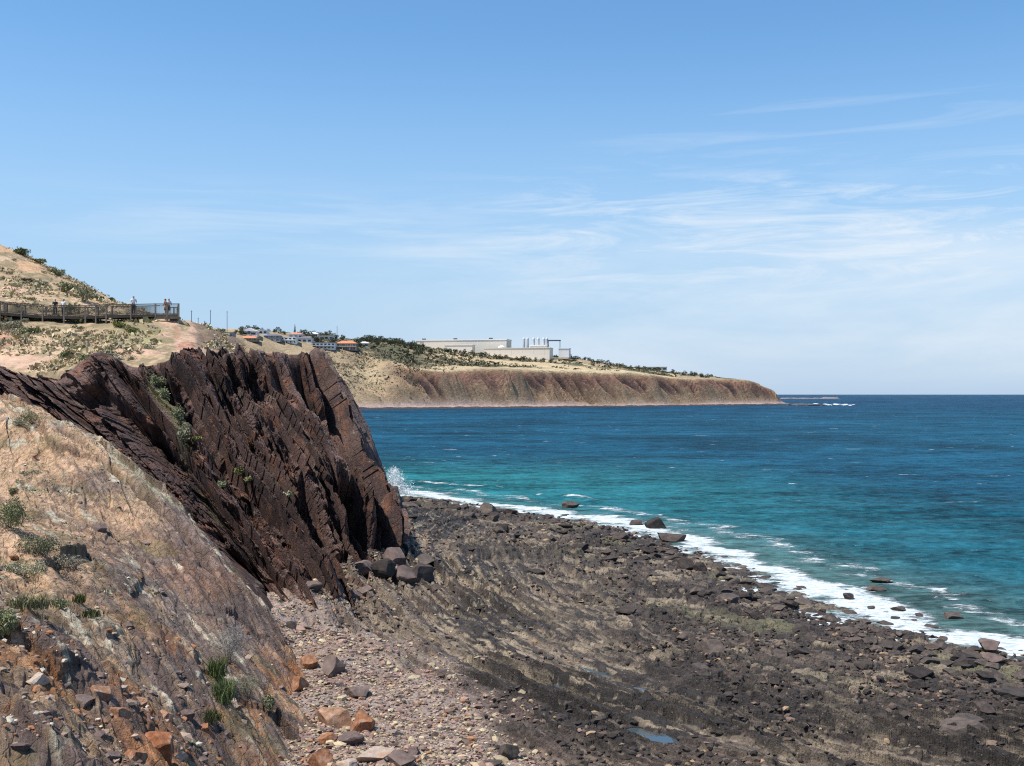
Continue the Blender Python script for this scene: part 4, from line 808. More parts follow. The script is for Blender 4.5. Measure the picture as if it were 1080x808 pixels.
# the bank: tussocks, single shrubs
cover('tussock_grass', 6000, bank, (-200, 262), (84, 165), lambda x, y: sst(-.25, .35, fbm(x*.22, y*.22, 0, 3, 521))*.7*(1-((540+x/y*F > 166)*(540+x/y*F < 218)*(y < 113))), .22, .8, [(.46, .37, .22), (.40, .33, .19), (.31, .28, .14), (.28, .24, .16)], 'dry tussock grass covering the bank and hill', 6)
shr = [(72, 379, 9, 8, 'bright green shrub beside the highest block of the dark cliff', [G1, G4]), (88, 385, 8, 6, 'small green shrub touching the dark cliff block', [G1]), (73, 329, 10, 7, 'round green shrub growing against the boardwalk', [G1, G4]), (56, 336, 9, 5, 'olive shrub under the boardwalk edge', [G2, G1]), (83, 341, 12, 6, 'wide green shrub just below the boardwalk legs', [G1, G1, G2]), (35, 351, 8, 5, 'green shrub in the middle of the sandy bank', [G1]), (12, 347, 18, 7, 'grey spreading shrub on the left of the bank', [G3, G2]), (127, 345, 13, 5, 'yellow green shrub on the grassy bank under the viewing deck', [(.2, .2, .06)]), (140, 351, 12, 6, 'yellow green shrub below another on the grassy bank', [(.19, .19, .06)])]
for i, (a, b, w_, h_, l, cl_) in enumerate(shr):
    p = hit(bank, a, b, 84, 130, .1)
    if p: x, y, z = p; bush('shrub', (x, y, z-.05), pxr(w_, y)*.75, pxr(h_, y)*1.2, 700, cl_, l, 'shrub', None, .09, 170+i)
hillsh = [(88, 318, 26, 16, 'large grey green shrub mass on the hill above the boardwalk', [G2, G3, G1]), (72, 309, 16, 11, 'green shrub at the upper left of the large shrub mass', [G1, G2]), (60, 290, 13, 7, 'green shrub halfway up the hill edge', [G1, G2]), (24, 269, 18, 7, 'green shrub near the top of the hill', [G1, G4]), (10, 262, 10, 5, 'small dark shrub beside the shrub near the hill top', [G4]), (95, 302, 10, 6, 'dark shrub on the skyline of the hill', [G4, G2]), (104, 316, 8, 4, 'little dark shrub low on the hill skyline', [G4]), (40, 277, 12, 4, 'dark shrub on the hill skyline near its top', [G4, G2]), (30, 297, 12, 4, 'dark brown low shrub on the middle of the hill', [(.12, .1, .07)]), (45, 300, 9, 4, 'grey shrub on the middle of the hill', [G3]), (118, 317, 6, 3, 'lowest dark shrub on the hill skyline by the deck', [G4])]
for i, (a, b, w_, h_, l, cl_) in enumerate(hillsh):
    p = hit(bank, a, b, 112, 170, .1)
    if p: x, y, z = p; bush('shrub', (x, y, z-.1), pxr(w_, y)*.7, pxr(h_, y)*1.15, 900, cl_, l, 'shrub', None, .13, 190+i)
protos = [bush('shrub', (0, 0, 0), 1., .8, 260, [[G1, G2], [G2, G3], [G3, (.24, .2, .12)], [G4, G1]][i], 'low rounded shrub scattered on the dry bank and hill', 'shrub', 'shrubs scattered over the bank and hill', .12, 210+i) for i in range(4)]
bpy.context.view_layer.update(); remember(None); cnt = 0; tries = 0
while cnt < 60 and tries < 3000:
    tries += 1
    a, b = random.uniform(-20, 250), random.uniform(262, 382); p = hit(bank, a, b, 84, 170, .3)
    if p is None or (160 < a < 215 and b > 338): continue
    x, y, z = p; k = random.randrange(4); o = protos[k] if protos[k].location.length == 0 else copy_tree(protos[k])
    s_ = random.uniform(.2, .55); o.location = (x, y, z-.04); o.scale = (s_*1.3, s_*1.3, s_); o.rotation_euler = (0, 0, random.uniform(0, 6.28)); cnt += 1
# plants in the gully of the dark cliff
def on_cliff(px, py):
    P = V_CL.reshape(-1, 3); u = 540+P[:, 0]/P[:, 1]*F; v = HZ+(CH-P[:, 2])/P[:, 1]*F
    k = np.where((np.abs(u-px) < 2.5) & (np.abs(v-py) < 2.5))[0]; i = k[np.argmin(P[k, 1])]; return P[i]
V_CL = CLV
for i, (a, b, w_, h_, l, cl_) in enumerate([(165, 402, 9, 10, 'grey green bush at the top of the cliff gully', [G1, G2]), (177, 418, 10, 12, 'grey green bush in the middle of the cliff gully', [G2, G1]), (188, 438, 10, 14, 'bushy plant hanging in the cliff gully', [G2, G1]), (192, 462, 9, 20, 'lowest grey bush hanging down the cliff gully', [G2, G3]), (206, 462, 6, 4, 'small yellow green tuft beside the cliff gully', [(.2, .2, .06)]), (252, 498, 8, 8, 'yellow green plant on a ledge of the dark cliff', [(.19, .185, .07)]), (262, 505, 6, 6, 'small plant right of another on the cliff ledge', [(.2, .19, .08)]), (306, 520, 7, 6, 'pale tuft on the cliff above the dark recess', [G3, (.2, .19, .08)]), (235, 510, 7, 6, 'small tuft low on the dark cliff', [G2])]):
    x, y, z = on_cliff(a, b); bush('shrub', (x, y-.15, z-.1), pxr(w_, y)*.9, pxr(h_, y), 500, cl_, l, 'shrub', None, .07, 230+i)

# ---------------------------------------------------------------- trees on the headland
def tree_proto(kind, seed):
    r = np.random.default_rng(seed); o = empty('gum_tree', (0, 0, 0)); m_ = MB(); lob = []
    if kind == 'pine':
        o.name = 'pine_tree'; m_.tube((0, 0, -.5), (0, 0, 9.6), .28, .05, 6)
        for k in range(9): h = 2+k*.85; q = 1.9*(1-k/10.); lob.append((0, 0, h, q, q, .35))
        leaf_obj('crown', o, 420, lob, .42, [(.04, .06, .028), (.055, .075, .035)], .35, .1, seed)
    else:
        m_.tube((0, 0, -1), (.2, 0, 2.6), .32, .2, 6)
        for k in range(4):
            a = k*1.57+r.uniform(0, 1); e = (math.cos(a)*2.2, math.sin(a)*1.8, 3.5+r.uniform(-.9, .9)); m_.tube((.2, 0, 2.4), e, .15, .05, 5)
            lob.append((e[0], e[1], e[2], r.uniform(1.3, 2.1), r.uniform(1.2, 1.9), r.uniform(.9, 1.5)))
        lob.append((r.uniform(-.6, .6), 0, 5.2, 1.8, 1.8, 1.4))
        for k in range(2): lob.append((r.uniform(-2.6, 2.6), r.uniform(-1.5, 1.5), r.uniform(1., 2.4), 1.6, 1.4, 1.1))
        leaf_obj('crown', o, 420, lob, .42, [(.045, .055, .028), (.06, .07, .035), (.08, .085, .045)], .35, .2, seed)
    m_.build('trunk', M['bark'], o); return o
TP = [tree_proto('gum', 300+i) for i in range(5)]; bpy.context.view_layer.update(); remember(None)
def plant_tree(px, Y, h, k, label, group):
    x = (px-540)/F*Y; z = float(head(np.array([x]), np.array([Y]))[0]); o = TP[k] if TP[k].location.length == 0 else copy_tree(TP[k])
    o.location = (x, Y, z-.3); s_ = h/7.; o.scale = (s_*random.uniform(.9, 1.5), s_*1.1, s_); o.rotation_euler = (0, 0, random.uniform(0, 6.28)); tag(o, label, 'tree', group)
def trees(n, px0, px1, Y0, Y1, h0, h1, label, group):
    for i in range(n): plant_tree(px0+(px1-px0)*(i+random.uniform(.1, .9))/n, random.uniform(Y0, Y1), random.uniform(h0, h1), random.randrange(5), label, group)
trees(14, 228, 320, 960, 1040, 6, 11, 'dark green tree rising behind the clifftop houses', 'trees behind the houses')
for i in range(30):
    px = random.uniform(226, 392); pt_ = hit(head, px, random.uniform(350, 357) if px < 300 else random.uniform(355, 366), 780, 1500, 1.)
    if pt_: plant_tree(px, pt_[1]+14, random.uniform(4, 8), random.randrange(5), 'dark green garden tree standing between the clifftop houses', 'garden trees between the houses')
trees(16, 318, 384, 1140, 1230, 6, 12, 'dark green tree on the skyline beyond the houses', 'trees on the skyline beyond the houses')
trees(34, 384, 446, 1200, 1420, 6, 11, 'dark green tree on the rising skyline between houses and plant', 'trees on the rising skyline')
trees(22, 468, 582, 1330, 1370, 4, 7, 'dark bushy tree in the row in front of the industrial plant', 'trees in front of the industrial plant')
trees(34, 584, 750, 1440, 1530, 4, 8, 'dark bushy tree on the falling skyline towards the point', 'trees along the skyline towards the point')
pr_ = tree_proto('pine', 350)
def at_head(o, px, Y, dz=-.3):
    x = (px-540)/F*Y; o.location = (x, Y, float(head(np.array([x]), np.array([Y]))[0])+dz); return o
tag(at_head(pr_, 216, 1000), 'tall narrow dark pine beside the poles at the edge of the hill', 'tree'); pr_.scale = (1.0, 1.0, 1.75)
o = tree_proto('pine', 351); tag(at_head(o, 311, 1200), 'thin pointed pine on the skyline above the row of houses', 'tree'); o.scale = (.7, .7, 1.2)
def hmask(x, y):
    px = 540+x/y*F; d, al = polydist(x, y, SH2)
    m = sst(28, 40, d)*np.where(px < 430, .9, sst(60, 90, d))*sst(-.3, .3, fbm(x*.012, y*.02, 0, 3, 615)+.2*fbm(x*.05, y*.05, 0, 2, 5)); return m*.8
cover('scrub', 3200, head, (330, 480), (960, 1190), lambda x, y: .8*sst(25, 40, polydist(x, y, SH2)[0])*(1-.8*sst(420, 465, 540+x/y*F))*(.3+.7*sst(-.3, .3, fbm(x*.04, y*.04, 0, 2, 5))), 1.05, .7, [(.13, .12, .07), (.17, .15, .09), (.20, .17, .11), (.24, .19, .13)], 'olive scrub dotted over the slope below the houses', 5)
cover('scrub', 4500, head, (330, 760), (960, 1560), hmask, 1.7, .7, [(.07, .075, .04), (.09, .09, .05), (.13, .12, .07), (.16, .14, .085)], 'olive scrub scattered over the far headland', 5)

# ---------------------------------------------------------------- houses, plant and poles on the headland
HM = {'white': plain('white_render', (.72, .71, .68)), 'cream': plain('cream_render', (.72, .66, .57)), 'grey': plain('grey_cladding', (.26, .26, .26)), 'tan': plain('tan_concrete', (.72, .65, .55)), 'brown': plain('brown_brick', (.2, .14, .11)),
      'orange': plain('terracotta_tiles', (.50, .20, .10)), 'slate': plain('dark_roofing', (.13, .13, .15)), 'light': plain('pale_roofing', (.78, .77, .74)), 'steel': plain('tank_steel', (.50, .52, .55), .5), 'dark': plain('dark_steel', (.07, .075, .08), .5), 'blue': plain('blue_roofing', (.06, .10, .16), .5)}
m, nt, b = new_mat('window_glass', .08, .6); b.inputs['Base Color'].default_value = (.02, .028, .035, 1); HM['glass'] = m
def house(px, py, Y, w_, dpt, h, wall, roof, label, name='house', kind='hip', rh=2.2, wins=4, rz=0., storeys=1, over=.7, extra=None):
    wpx = w_; p_ = hit(head, px, py, 780, 1700, 1.); Y = p_[1]+5 if p_ else Y; w_ = wpx/F*Y
    x = (px-540)/F*Y; z = float(head(np.array([x]), np.array([Y]))[0])
    zt = CH-(py-HZ)/F*Y                                  # the floor level the photo shows: a plinth takes up the slope
    base = max(min(z, zt)-1., zt-5.); o = empty(name, (x, Y, zt), rz); tag(o, label, 'house')
    MB().box((0, 0, (h+base-zt)/2), (w_, dpt, h-(base-zt))).build('wall', HM[wall], o)
    m_ = MB(); W, D_ = w_/2+over, dpt/2+over
    if kind == 'hip':
        r = max(.5, W-D_); A = [(-W, -D_, h), (W, -D_, h), (W, D_, h), (-W, D_, h)]; R1, R2 = (-r, 0, h+rh), (r, 0, h+rh)
        m_.face([A[0], A[1], R2, R1]).face([A[1], A[2], R2]).face([A[2], A[3], R1, R2]).face([A[3], A[0], R1]).face(A)
    elif kind == 'gable':
        A = [(-W, -D_, h), (W, -D_, h), (W, D_, h), (-W, D_, h)]; R1, R2 = (0, -D_, h+rh), (0, D_, h+rh)
        m_.face([A[0], A[1], R1]).face([A[1], A[2], R2, R1]).face([A[2], A[3], R2]).face([A[3], A[0], R1, R2]).face(A)
    else: m_.box((0, 0, h+.2), (w_+over*2, dpt+over*2, .45))
    m_.build('roof', HM[roof], o)
    for s_ in range(storeys):
        for k in range(wins):
            ww = w_/wins; cx = -w_/2+ww*(k+.5); zz = h/storeys*(s_+.5); f_ = MB().box((cx, -dpt/2-.03, zz), (ww*.66, .14, h/storeys*.55)).build('window', HM['white'], o)
            MB().box((cx, -dpt/2-.13, zz), (ww*.58, .08, h/storeys*.45)).build('pane', HM['glass'], f_)
    if extra: extra(o)
    return o
def veranda(w_, dpt, h, mat):
    def f_(o):
        m_ = MB().box((0, -dpt/2-1.5, h), (w_, 3., .25)); 
        m_.build('balcony', HM[mat], o)
        for k in range(4): MB().box((-w_/2+.4+k*(w_-.8)/3, -dpt/2-2.6, h/2), (.3, .3, h)).build('column', HM[mat], o)
    return f_
def arch(o):
    r = bmesh.new(); bmesh.ops.create_cone(r, cap_ends=True, segments=24, radius1=1.5, radius2=1.5, depth=.3); bmesh.ops.rotate(r, cent=(0, 0, 0), matrix=Matrix.Rotation(math.pi/2, 3, 'X'), verts=r.verts)
    m_ = MB(); m_.bm.free(); m_.bm = r; q = m_.build('round_window', HM['glass'], o); q.location = (0, -5.2, 3.4)
house(234, 357, 930, 27, 10, 5.2, 'grey', 'slate', 'long low house with dark flat roof at the left end of the row', kind='flat', wins=6)
house(264, 354.5, 960, 17, 9, 4.6, 'cream', 'light', 'grey gabled house with a round arched window behind the orange roof', kind='gable', rh=3.4, wins=2, extra=arch)
house(262, 360, 890, 21, 11, 2.8, 'brown', 'orange', 'low brown house with a bright orange hip roof in front of the gabled house', rh=2.5, wins=4, rz=.05)
house(288, 360, 905, 17, 10, 5.4, 'grey', 'slate', 'two storey grey house with dark roof right of the orange roof', kind='hip', rh=2., wins=3, storeys=2)
house(305, 362.5, 960, 17, 10, 6.4, 'light', 'light', 'pale glassy two storey house with a flat roof in mid row', kind='flat', wins=4, storeys=2, extra=veranda(13, 10, 3.2, 'white'))
house(322, 362, 1010, 16, 10, 4.8, 'cream', 'slate', 'small cream house with a dark hipped roof left of the white house', kind='hip', rh=2.4, wins=3)
house(342, 368.5, 1040, 24, 10, 6.6, 'white', 'slate', 'long white two storey house with a balcony', kind='flat', wins=6, storeys=2, extra=veranda(22, 10, 3.2, 'grey'))
house(345, 358.5, 1090, 15, 9, 3.8, 'tan', 'tan', 'tan flat roofed house above the long white house', kind='flat', wins=3)
house(366, 369.5, 1060, 22, 11, 7., 'brown', 'orange', 'two storey brown house with an orange hip roof at the right end of the row', rh=3., wins=4, storeys=2, extra=veranda(22, 11, 3.4, 'tan'))
house(330, 355.5, 1130, 13, 9, 3.4, 'cream', 'light', 'small pale house half hidden by skyline trees', kind='hip', rh=1.8, wins=2)
house(276, 353, 940, 14, 9, 4.4, 'white', 'light', 'small white house between the gabled house and the grey one', kind='flat', wins=3)
house(313, 357.5, 1060, 15, 9, 4.6, 'white', 'orange', 'white house with a faded orange roof in the middle of the row', kind='hip', rh=2., wins=3)
house(384, 366, 1100, 12, 9, 4., 'cream', 'light', 'small cream house last in the row before the trees', kind='hip', rh=1.8, wins=2)
house(690, 391, 1500, 26, 9, 5., 'tan', 'tan', 'lone tan house among the trees near the point', kind='flat', wins=5)
for px, Y, top, l in [(202, 800, 327.5, 'pole nearest the viewing deck on the skyline'), (222, 880, 327, 'thin pole just right of the narrow pine'), (239.5, 900, 328, 'pole standing above the long low house'), (355.5, 1180, 344, 'thin mast on the skyline above the orange roofed house'), (209, 860, 335, 'short pole left of the narrow pine')]:
    x = (px-540)/F*Y; z = float(head(np.array([x]), np.array([Y]))[0]); zt = CH-(top-HZ)/F*Y; o = empty('utility_pole', (x, Y, z)); tag(o, l, 'pole')
    MB().tube((0, 0, -1), (0, 0, zt-z), .30, .2, 8).build('shaft', HM['dark'], o)
    MB().box((0, 0, zt-z-.9), (1.5, .14, .14)).build('crossarm', HM['dark'], o)
# the plant
Yp = 1440.
def zpy(py, Y=Yp): return CH-(py-HZ)/F*Y
def xpx(px, Y=Yp): return (px-540)/F*Y
def shed(px0, px1, pt, pb, Y, dpt, wall, roof, label, name='industrial_shed', rl=.8, cat='building', vents=()):
    x0, x1 = xpx(px0, Y), xpx(px1, Y); zt, zb = zpy(pt, Y), zpy(pb, Y); o = empty(name, ((x0+x1)/2, Y, zb), -.22); tag(o, label, cat); w_ = x1-x0; h = zt-zb
    MB().box((0, 0, (h-8)/2), (w_, dpt, h+8)).build('wall', HM[wall], o); MB().box((0, 0, h+rl/2), (w_+1.2, dpt+1.2, rl)).build('roof', HM[roof], o)
    m_ = MB(); k = max(2, int(w_/14))
    for i in range(k): m_.box((-w_/2+(i+.5)*w_/k, -dpt/2-.06, h/2), (.35, .12, h-.1))
    m_.build('cladding_corrugation', HM[roof], o)
    for v in vents: MB().box((xpx(v, Y)-(x0+x1)/2, 0, h+rl+1.2), (4.5, 4., 2.4)).build('roof_vent', HM['dark'], o)
    return o
shed(440, 538, 359.6, 366.5, 1480, 30, 'tan', 'light', 'long tan industrial shed with a pale roof and dark roof vents', vents=(445.5, 480, 518.5), rl=1.3)
shed(512, 582, 367.8, 374.5, 1425, 24, 'tan', 'tan', 'low tan factory block in front of the tanks')
shed(470, 500, 364.5, 369, 1440, 14, 'cream', 'light', 'small cream shed before the long pale roofed shed')
shed(590, 601, 368, 371, 1440, 14, 'white', 'light', 'small white shed right of the blue canopy')
shed(560, 578, 364.8, 368.5, 1440, 12, 'tan', 'light', 'pale low annex under the steel tanks')
o = empty('marquee', (xpx(529), Yp, zpy(367.5))); tag(o, 'small white peaked tent between the factory sheds', 'tent')
MB().tube((0, 0, .0), (0, 0, 2.2), 4.6, 4.4, 8).build('canvas_wall', HM['white'], o); MB().tube((0, 0, 2.2), (0, 0, 4.2), 4.9, .4, 8).build('canvas_roof', HM['white'], o)
for i, (px, l) in enumerate([(552.2, 'leftmost of the tall pale steel tanks of the plant'), (556.0, 'second tall steel tank from the left end'), (562.5, 'single slim steel tank between two pairs'), (567.3, 'tall steel tank left in the third pair'), (573.2, 'tall steel tank next to the last one'), (576.4, 'tall steel tank nearest the blue canopy')]):
    h = zpy(356.5, 1445)-zpy(368, 1445); o = empty('storage_tank', (xpx(px, 1445), 1445, zpy(368, 1445))); tag(o, l, 'tank', 'tall steel tanks of the plant')
    MB().tube((0, 0, -1), (0, 0, h-.6), 1.6, 1.6, 14).build('shell', HM['steel'], o); MB().tube((0, 0, h-.6), (0, 0, h+.2), 1.65, .6, 14).build('cap', HM['light'], o)
    MB().box((1.9, -.6, h/2), (.5, .5, h)).build('ladder', HM['grey'], o)
o = empty('steel_canopy', (xpx(584.5), Yp, zpy(372))); tag(o, 'blue flat canopy on tall thin steel columns beside the tanks', 'canopy'); h = zpy(359.2)-zpy(372)
MB().box((0, 0, h), (17, 10, 1.3)).build('roof', HM['blue'], o)
for k in (-1, 1):
    for q in (-1, 1): MB().box((k*7.6, q*4, (h-6)/2), (.5, .5, h+6)).build('column', HM['dark'], o)

# ---------------------------------------------------------------- rocks off the point, breakwater
r_ = np.random.default_rng(4); Vs, Qs, off = [], [], 0
for i in range(70):
    P, Q = BASE[i % 8]; px = 836+abs(r_.normal())*12; Y = r_.uniform(1400, 1560)-(px-836)*1.; s_ = r_.uniform(3, 8); Vs.append(P*(s_*1.6, s_, s_*.32)+(xpx(px, Y), Y, .2)); Qs.append(Q+off); off += len(P)
tag(link('reef', np_mesh('reef', np.concatenate(Vs), np.concatenate(Qs)), M['reef']), 'low dark reef running out from the point', 'reef', kind='structure')
yy = 3500.; x0, x1 = xpx(822, yy), xpx(886, yy); n = 60; prof = [(-14, -2), (-9, 1.5), (-4, 3.2), (4, 3.2), (9, 1.5), (14, -2)]; xs = np.linspace(x0, x1, n); BV = []
for i, x in enumerate(xs):
    k = min(1., min(i, n-1-i)/3.+.1); BV.append([(x, yy+a, -2+(b_+2)*k*(1+.25*r_.normal()*.5+(.35 if x > x0+.72*(x1-x0) else 0))) for a, b_ in prof])
tag(link('breakwater', np_mesh('breakwater', np.array(BV), grid_faces(n, 6)), M['breakwater']), 'long low stone breakwater on the horizon beyond the point', 'breakwater')
def foam_patch(name, pts_, label, cat, size, h, n, seed):
    r = np.random.default_rng(seed); V_, Q_, off = [], [], 0
    for i in range(n):
        P, Q = BASE[i % 8]; c_ = pts_(r); s_ = size*r.uniform(.4, 1.3); V_.append(P*(s_*1.8, s_, s_*h)+c_); Q_.append(Q+off); off += len(P)
    return tag(link(name, np_mesh(name, np.concatenate(V_), np.concatenate(Q_)), M['foam']), label, cat, None, 'stuff')
foam_patch('surf', lambda r: (lambda px, Y: (xpx(px, Y), Y, .1))(848+r.uniform(0, 1)*52, 1500+r.normal()*60), 'white surf breaking over the reef off the point', 'surf', 2.6, .25, 70, 5)
def spray(r):
    t = r.uniform(0, 1)**2.4; px = 417+r.normal()*(2.5+7*(1-t))-1*t; Y = 156+r.normal()*1.2; return (xpx(px, Y), Y, .1+t*3.4)
r = np.random.default_rng(6); C_ = np.array([spray(r) for i in range(16000)]); C_ += r.normal(size=C_.shape)*.12; a = r.normal(size=(16000, 3)); a /= np.linalg.norm(a, axis=1, keepdims=True); b_ = np.cross(a, r.normal(size=(16000, 3))); s_ = .03*r.gamma(2., .5, (16000, 1))
tag(link('spray', np_mesh('spray', np.stack([C_-a*s_, C_+b_*s_, C_+a*s_, C_-b_*s_], 1), np.arange(64000).reshape(-1, 4)), M['mist']), 'burst of white spray where a wave hits the foot of the cliff', 'spray', None, 'stuff')

# ---------------------------------------------------------------- boardwalk with viewing deck
path = [at(*p) for p in [(-110, 324, 104), (0, 329.5, 105), (45, 333, 106), (90, 333.8, 107), (112, 332.6, 107.5), (164, 331.6, 108)]]
o = bw = empty('boardwalk', path[2]); tag(o, 'weathered timber boardwalk on posts with railings and an end viewing deck', 'boardwalk')
org = Vector(path[2]); L_ = lambda p: Vector(p)-org
WID = 2.2; bk_ = Vector((0, WID, 0))
def deck_run(a, b):
    a, b = L_(a), L_(b); dv_ = (b-a).normalized(); nrm = Vector((-dv_.y, dv_.x, 0)); L = (b-a).length; k = int(L/.14)
    for i in range(k): c_ = a+dv_*((i+.5)*L/k)+nrm*WID/2; dk_.bar(c_-nrm*WID/2, c_+nrm*WID/2, L/k-.012, .04)
    for q in (.05, WID-.05): bm_.bar(a+nrm*q-Vector((0, 0, .14)), b+nrm*q-Vector((0, 0, .14)), .07, .22)
    return a, b, nrm, dv_, L
dk_, bm_, sl_ = MB(), MB(), MB(); posts = []; rails = []
for a, b in zip(path[:-1], path[1:]):
    A, B, nrm, dv_, L = deck_run(a, b); k = max(2, round(L/1.9))
    for side in (0., WID):
        for i in range(k): posts.append((A+dv_*(L*i/k)+nrm*side, side))
        rails.append((A+nrm*side, B+nrm*side))
# the deck: wider, reaching back
e0 = L_(path[-1]); e1 = L_(at(188.5, 331.6, 108.2)); E = [e0, e1, e1+Vector((-1.5, 4.6, 0)), e0+Vector((0, 4.6, 0))]
for i in range(33): y_ = i*.14; dk_.bar(E[0]+Vector((0, y_, .0)), E[1]+Vector((-.326*y_, y_, .0)), .128, .04)
for q in (0, 1.5, 3., 4.5): bm_.bar(E[0]+Vector((0, q, -.17)), E[1]+Vector((-.326*q, q, -.17)), .1, .28)
bm_.bar(E[0]+Vector((0, -.06, -.36)), E[1]+Vector((0, -.06, -.36)), .08, .2)
for a, b in ((E[0], E[1]), (E[1], E[2]), (E[2], E[3])):
    rails.append((a, b)); L = (b-a).length; k = max(2, round(L/1.6))
    for i in range(k): posts.append((a+(b-a)*(i/k), 0.))
for a, b in rails:
    L = (b-a).length; k = int(L/.075); up = Vector((0, 0, 1))
    for i in range(k): c_ = a+(b-a)*((i+.5)/k); sl_.bar(c_+up*.10, c_+up*.98, .022, .022)
    sl_.bar(a+up*.10, b+up*.10, .05, .06)
dk_.build('deck_boards', M['timber_light'], o); bm_.build('bearers', M['timber'], o); sl_.build('balustrade', M['timber'], o)
for a, b in rails: MB().bar(a+Vector((0, 0, 1.03)), b+Vector((0, 0, 1.03)), .12, .07).build('handrail', M['timber'], o)
for i, (p, side) in enumerate(posts):
    wp = org+p; zg = float(bank(np.array([wp.x]), np.array([wp.y]))[0])-.3-org.z
    MB().box((p.x, p.y, (p.z+1.08+min(zg, p.z-.3))/2), (.12, .12, p.z+1.08-min(zg, p.z-.3))).build('post', M['timber_light'], o)

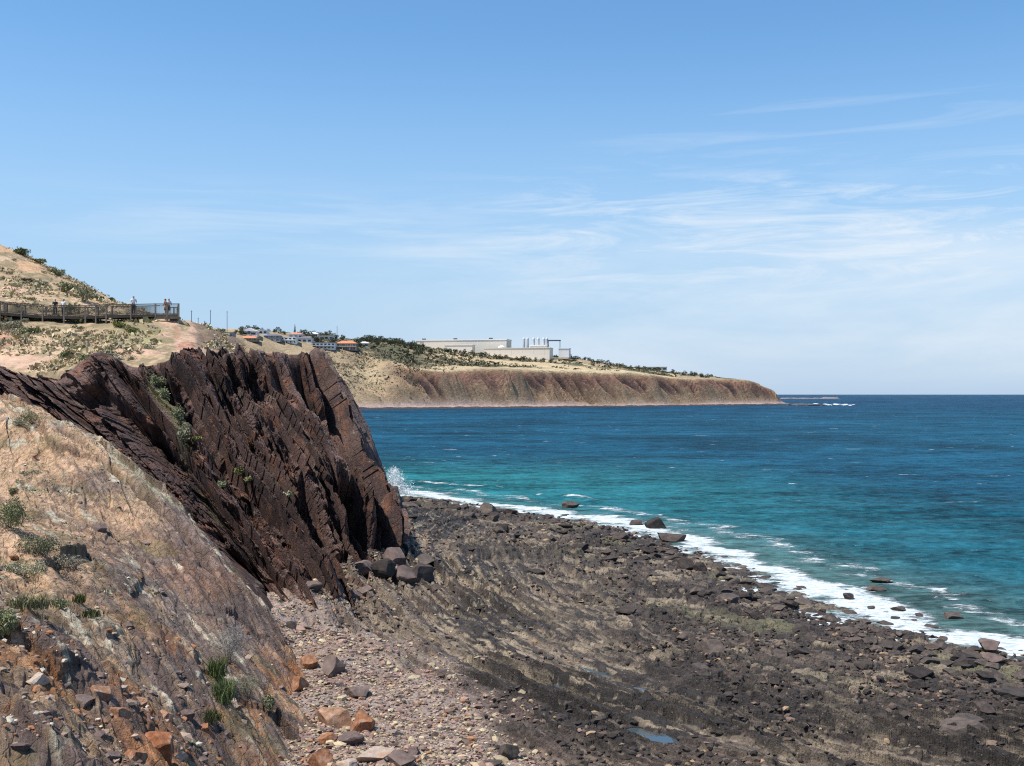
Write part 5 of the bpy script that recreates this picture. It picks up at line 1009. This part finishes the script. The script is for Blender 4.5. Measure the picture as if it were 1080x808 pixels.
# ---------------------------------------------------------------- people
def skin_body(name, joints, edges, mat, parent=None, sub=2):
    me = bpy.data.meshes.new(name); me.from_pydata([j[0] for j in joints], edges, []); ob = link(name, me, mat, parent)
    md = ob.modifiers.new('skin', 'SKIN'); md.use_smooth_shade = True; sv = me.skin_vertices[0].data
    for i, j in enumerate(joints): sv[i].radius = (j[1], j[2] if len(j) > 2 else j[1])
    sv[0].use_root = True; ob.modifiers.new('smooth', 'SUBSURF').levels = sub; ob.modifiers['smooth'].render_levels = sub; return ob
SK = plain('skin', (.42, .26, .19), .6)
def person(loc, rz, H, shirt, trousers, hair, label, arm=0., lean=0., hairlen=.0, hat=None, dress=False):
    k = H/1.75; o = empty('person', loc, rz); tag(o, label, 'person'); o.scale = (k, k, k)
    J = [((0, 0, .93), .13, .10), ((0, -lean*.3, 1.15), .12, .09), ((0, -lean*.6, 1.38), .15, .10), ((0, -lean*.7, 1.49), .055), ((0, -lean*.8-.01, 1.56), .075, .085), ((0, -lean*.8-.01, 1.66), .085, .10), ((0, -lean*.8, 1.73), .06, .07)]
    E_ = [(0, 1), (1, 2), (2, 3), (3, 4), (4, 5), (5, 6)]
    for s_ in (-1, 1):
        b0 = len(J); sh = (.19*s_, -lean*.6, 1.40); el_ = (.24*s_, -lean*.6-.10*arm, 1.13+.05*arm); wr = (.20*s_, -lean*.6-.10-.28*arm, .90+.20*arm)
        J += [(sh, .055), (el_, .042), (wr, .03), ((wr[0], wr[1]-.05, wr[2]-.06), .035, .02), ((wr[0]*.98, wr[1]-.08, wr[2]-.12), .015)]
        E_ += [(2, b0), (b0, b0+1), (b0+1, b0+2), (b0+2, b0+3), (b0+3, b0+4)]
        c0 = len(J); J += [((.095*s_, 0, .86), .085), ((.10*s_, -.02, .48), .06), ((.10*s_, .02, .09), .042), ((.10*s_, -.12, .035), .04, .03)]; E_ += [(0, c0), (c0, c0+1), (c0+1, c0+2), (c0+2, c0+3)]
    skin_body('body', J, E_, SK, o)
    g_ = .022; T = [((0, 0, .90), .15+g_, .115+g_), ((0, -lean*.3, 1.15), .125+g_, .10+g_), ((0, -lean*.6, 1.38), .155+g_, .11+g_), ((0, -lean*.65, 1.45), .085)]; TE = [(0, 1), (1, 2), (2, 3)]
    for s_ in (-1, 1): b0 = len(T); T += [((.19*s_, -lean*.6, 1.40), .07), ((.225*s_, -lean*.6-.06*arm, 1.2+.02*arm), .062)]; TE += [(2, b0), (b0, b0+1)]
    skin_body('shirt', T, TE, shirt, o, 1)
    if dress: skin_body('skirt', [((0, 0, .95), .16, .13), ((0, 0, .7), .2, .17), ((0, 0, .45), .24, .21)], [(0, 1), (1, 2)], trousers, o, 1)
    else:
        P_ = [((0, 0, .93), .145, .115)]; PE = []
        for s_ in (-1, 1): b0 = len(P_); P_ += [((.095*s_, 0, .84), .105), ((.10*s_, -.02, .48), .082), ((.10*s_, .015, .14), .065)]; PE += [(0, b0), (b0, b0+1), (b0+1, b0+2)]
        skin_body('trousers', P_, PE, trousers, o, 1)
    hy = -lean*.8+.02; skin_body('hair', [((0, hy+.01, 1.70), .095, .10), ((0, hy+.05, 1.62), .09, .07), ((0, hy+.06, 1.55-hairlen), .06, .04)], [(0, 1), (1, 2)], hair, o, 1)
    m_ = MB()
    for s_ in (-1, 1): m_.box((.032*s_, -lean*.8-.105, 1.645), (.02, .012, .012))
    m_.build('eyes', HM['dark'], o); MB().bar((0, -lean*.8-.10, 1.64), (0, -lean*.8-.125, 1.595), .022, .02).build('nose', SK, o)
    if hat: MB().tube((0, -lean*.8, 1.735), (0, -lean*.8, 1.75), .17, .17, 16).tube((0, -lean*.8, 1.75), (0, -lean*.8, 1.83), .105, .09, 16).build('hat', hat, o)
    return o
CL = {'white': plain('white_cloth', (.75, .75, .74)), 'black': plain('black_cloth', (.02, .02, .025)), 'rust': plain('rust_cloth', (.22, .09, .07)), 'navy': plain('dark_cloth', (.04, .045, .06)), 'hair': plain('dark_hair', (.02, .015, .012)), 'brownhair': plain('brown_hair', (.07, .04, .025))}
def on_deck(px, back):
    """a point on the boards, back metres behind the front rail"""
    for (a, b) in list(zip(path[:-1], path[1:]))+[(path[-1], at(188.5, 331.6, 108.2))]:
        pa, pb = 540+a[0]/a[1]*F, 540+b[0]/b[1]*F
        if pa <= px <= pb: t = (px-pa)/(pb-pa); return Vector(a).lerp(Vector(b), t)+Vector((0, back, .025))
person(on_deck(54, .9), .3, 1.72, CL['black'], CL['navy'], CL['hair'], 'person in black clothes walking on the boardwalk beside someone in white', .3)
person(on_deck(62.5, 1.0), -.3, 1.75, CL['white'], CL['navy'], CL['brownhair'], 'person in a white top walking beside someone in black on the boardwalk', .3)
person(on_deck(138.6, .6), .5, 1.92, CL['white'], CL['navy'], CL['hair'], 'person in a white shirt and dark trousers standing alone at the railing', .6, 0., 0., None)
person(on_deck(170.5, 1.2), -.9, 1.66, CL['rust'], CL['rust'], CL['hair'], 'long haired person in rust red clothes on the viewing deck', .5, .05, .12, None, True)
person(on_deck(173.2, 1.5), .7, 1.70, CL['white'], CL['rust'], CL['hair'], 'person in a pale top and rust skirt close behind another on the viewing deck', .4, 0., .1, None, True)
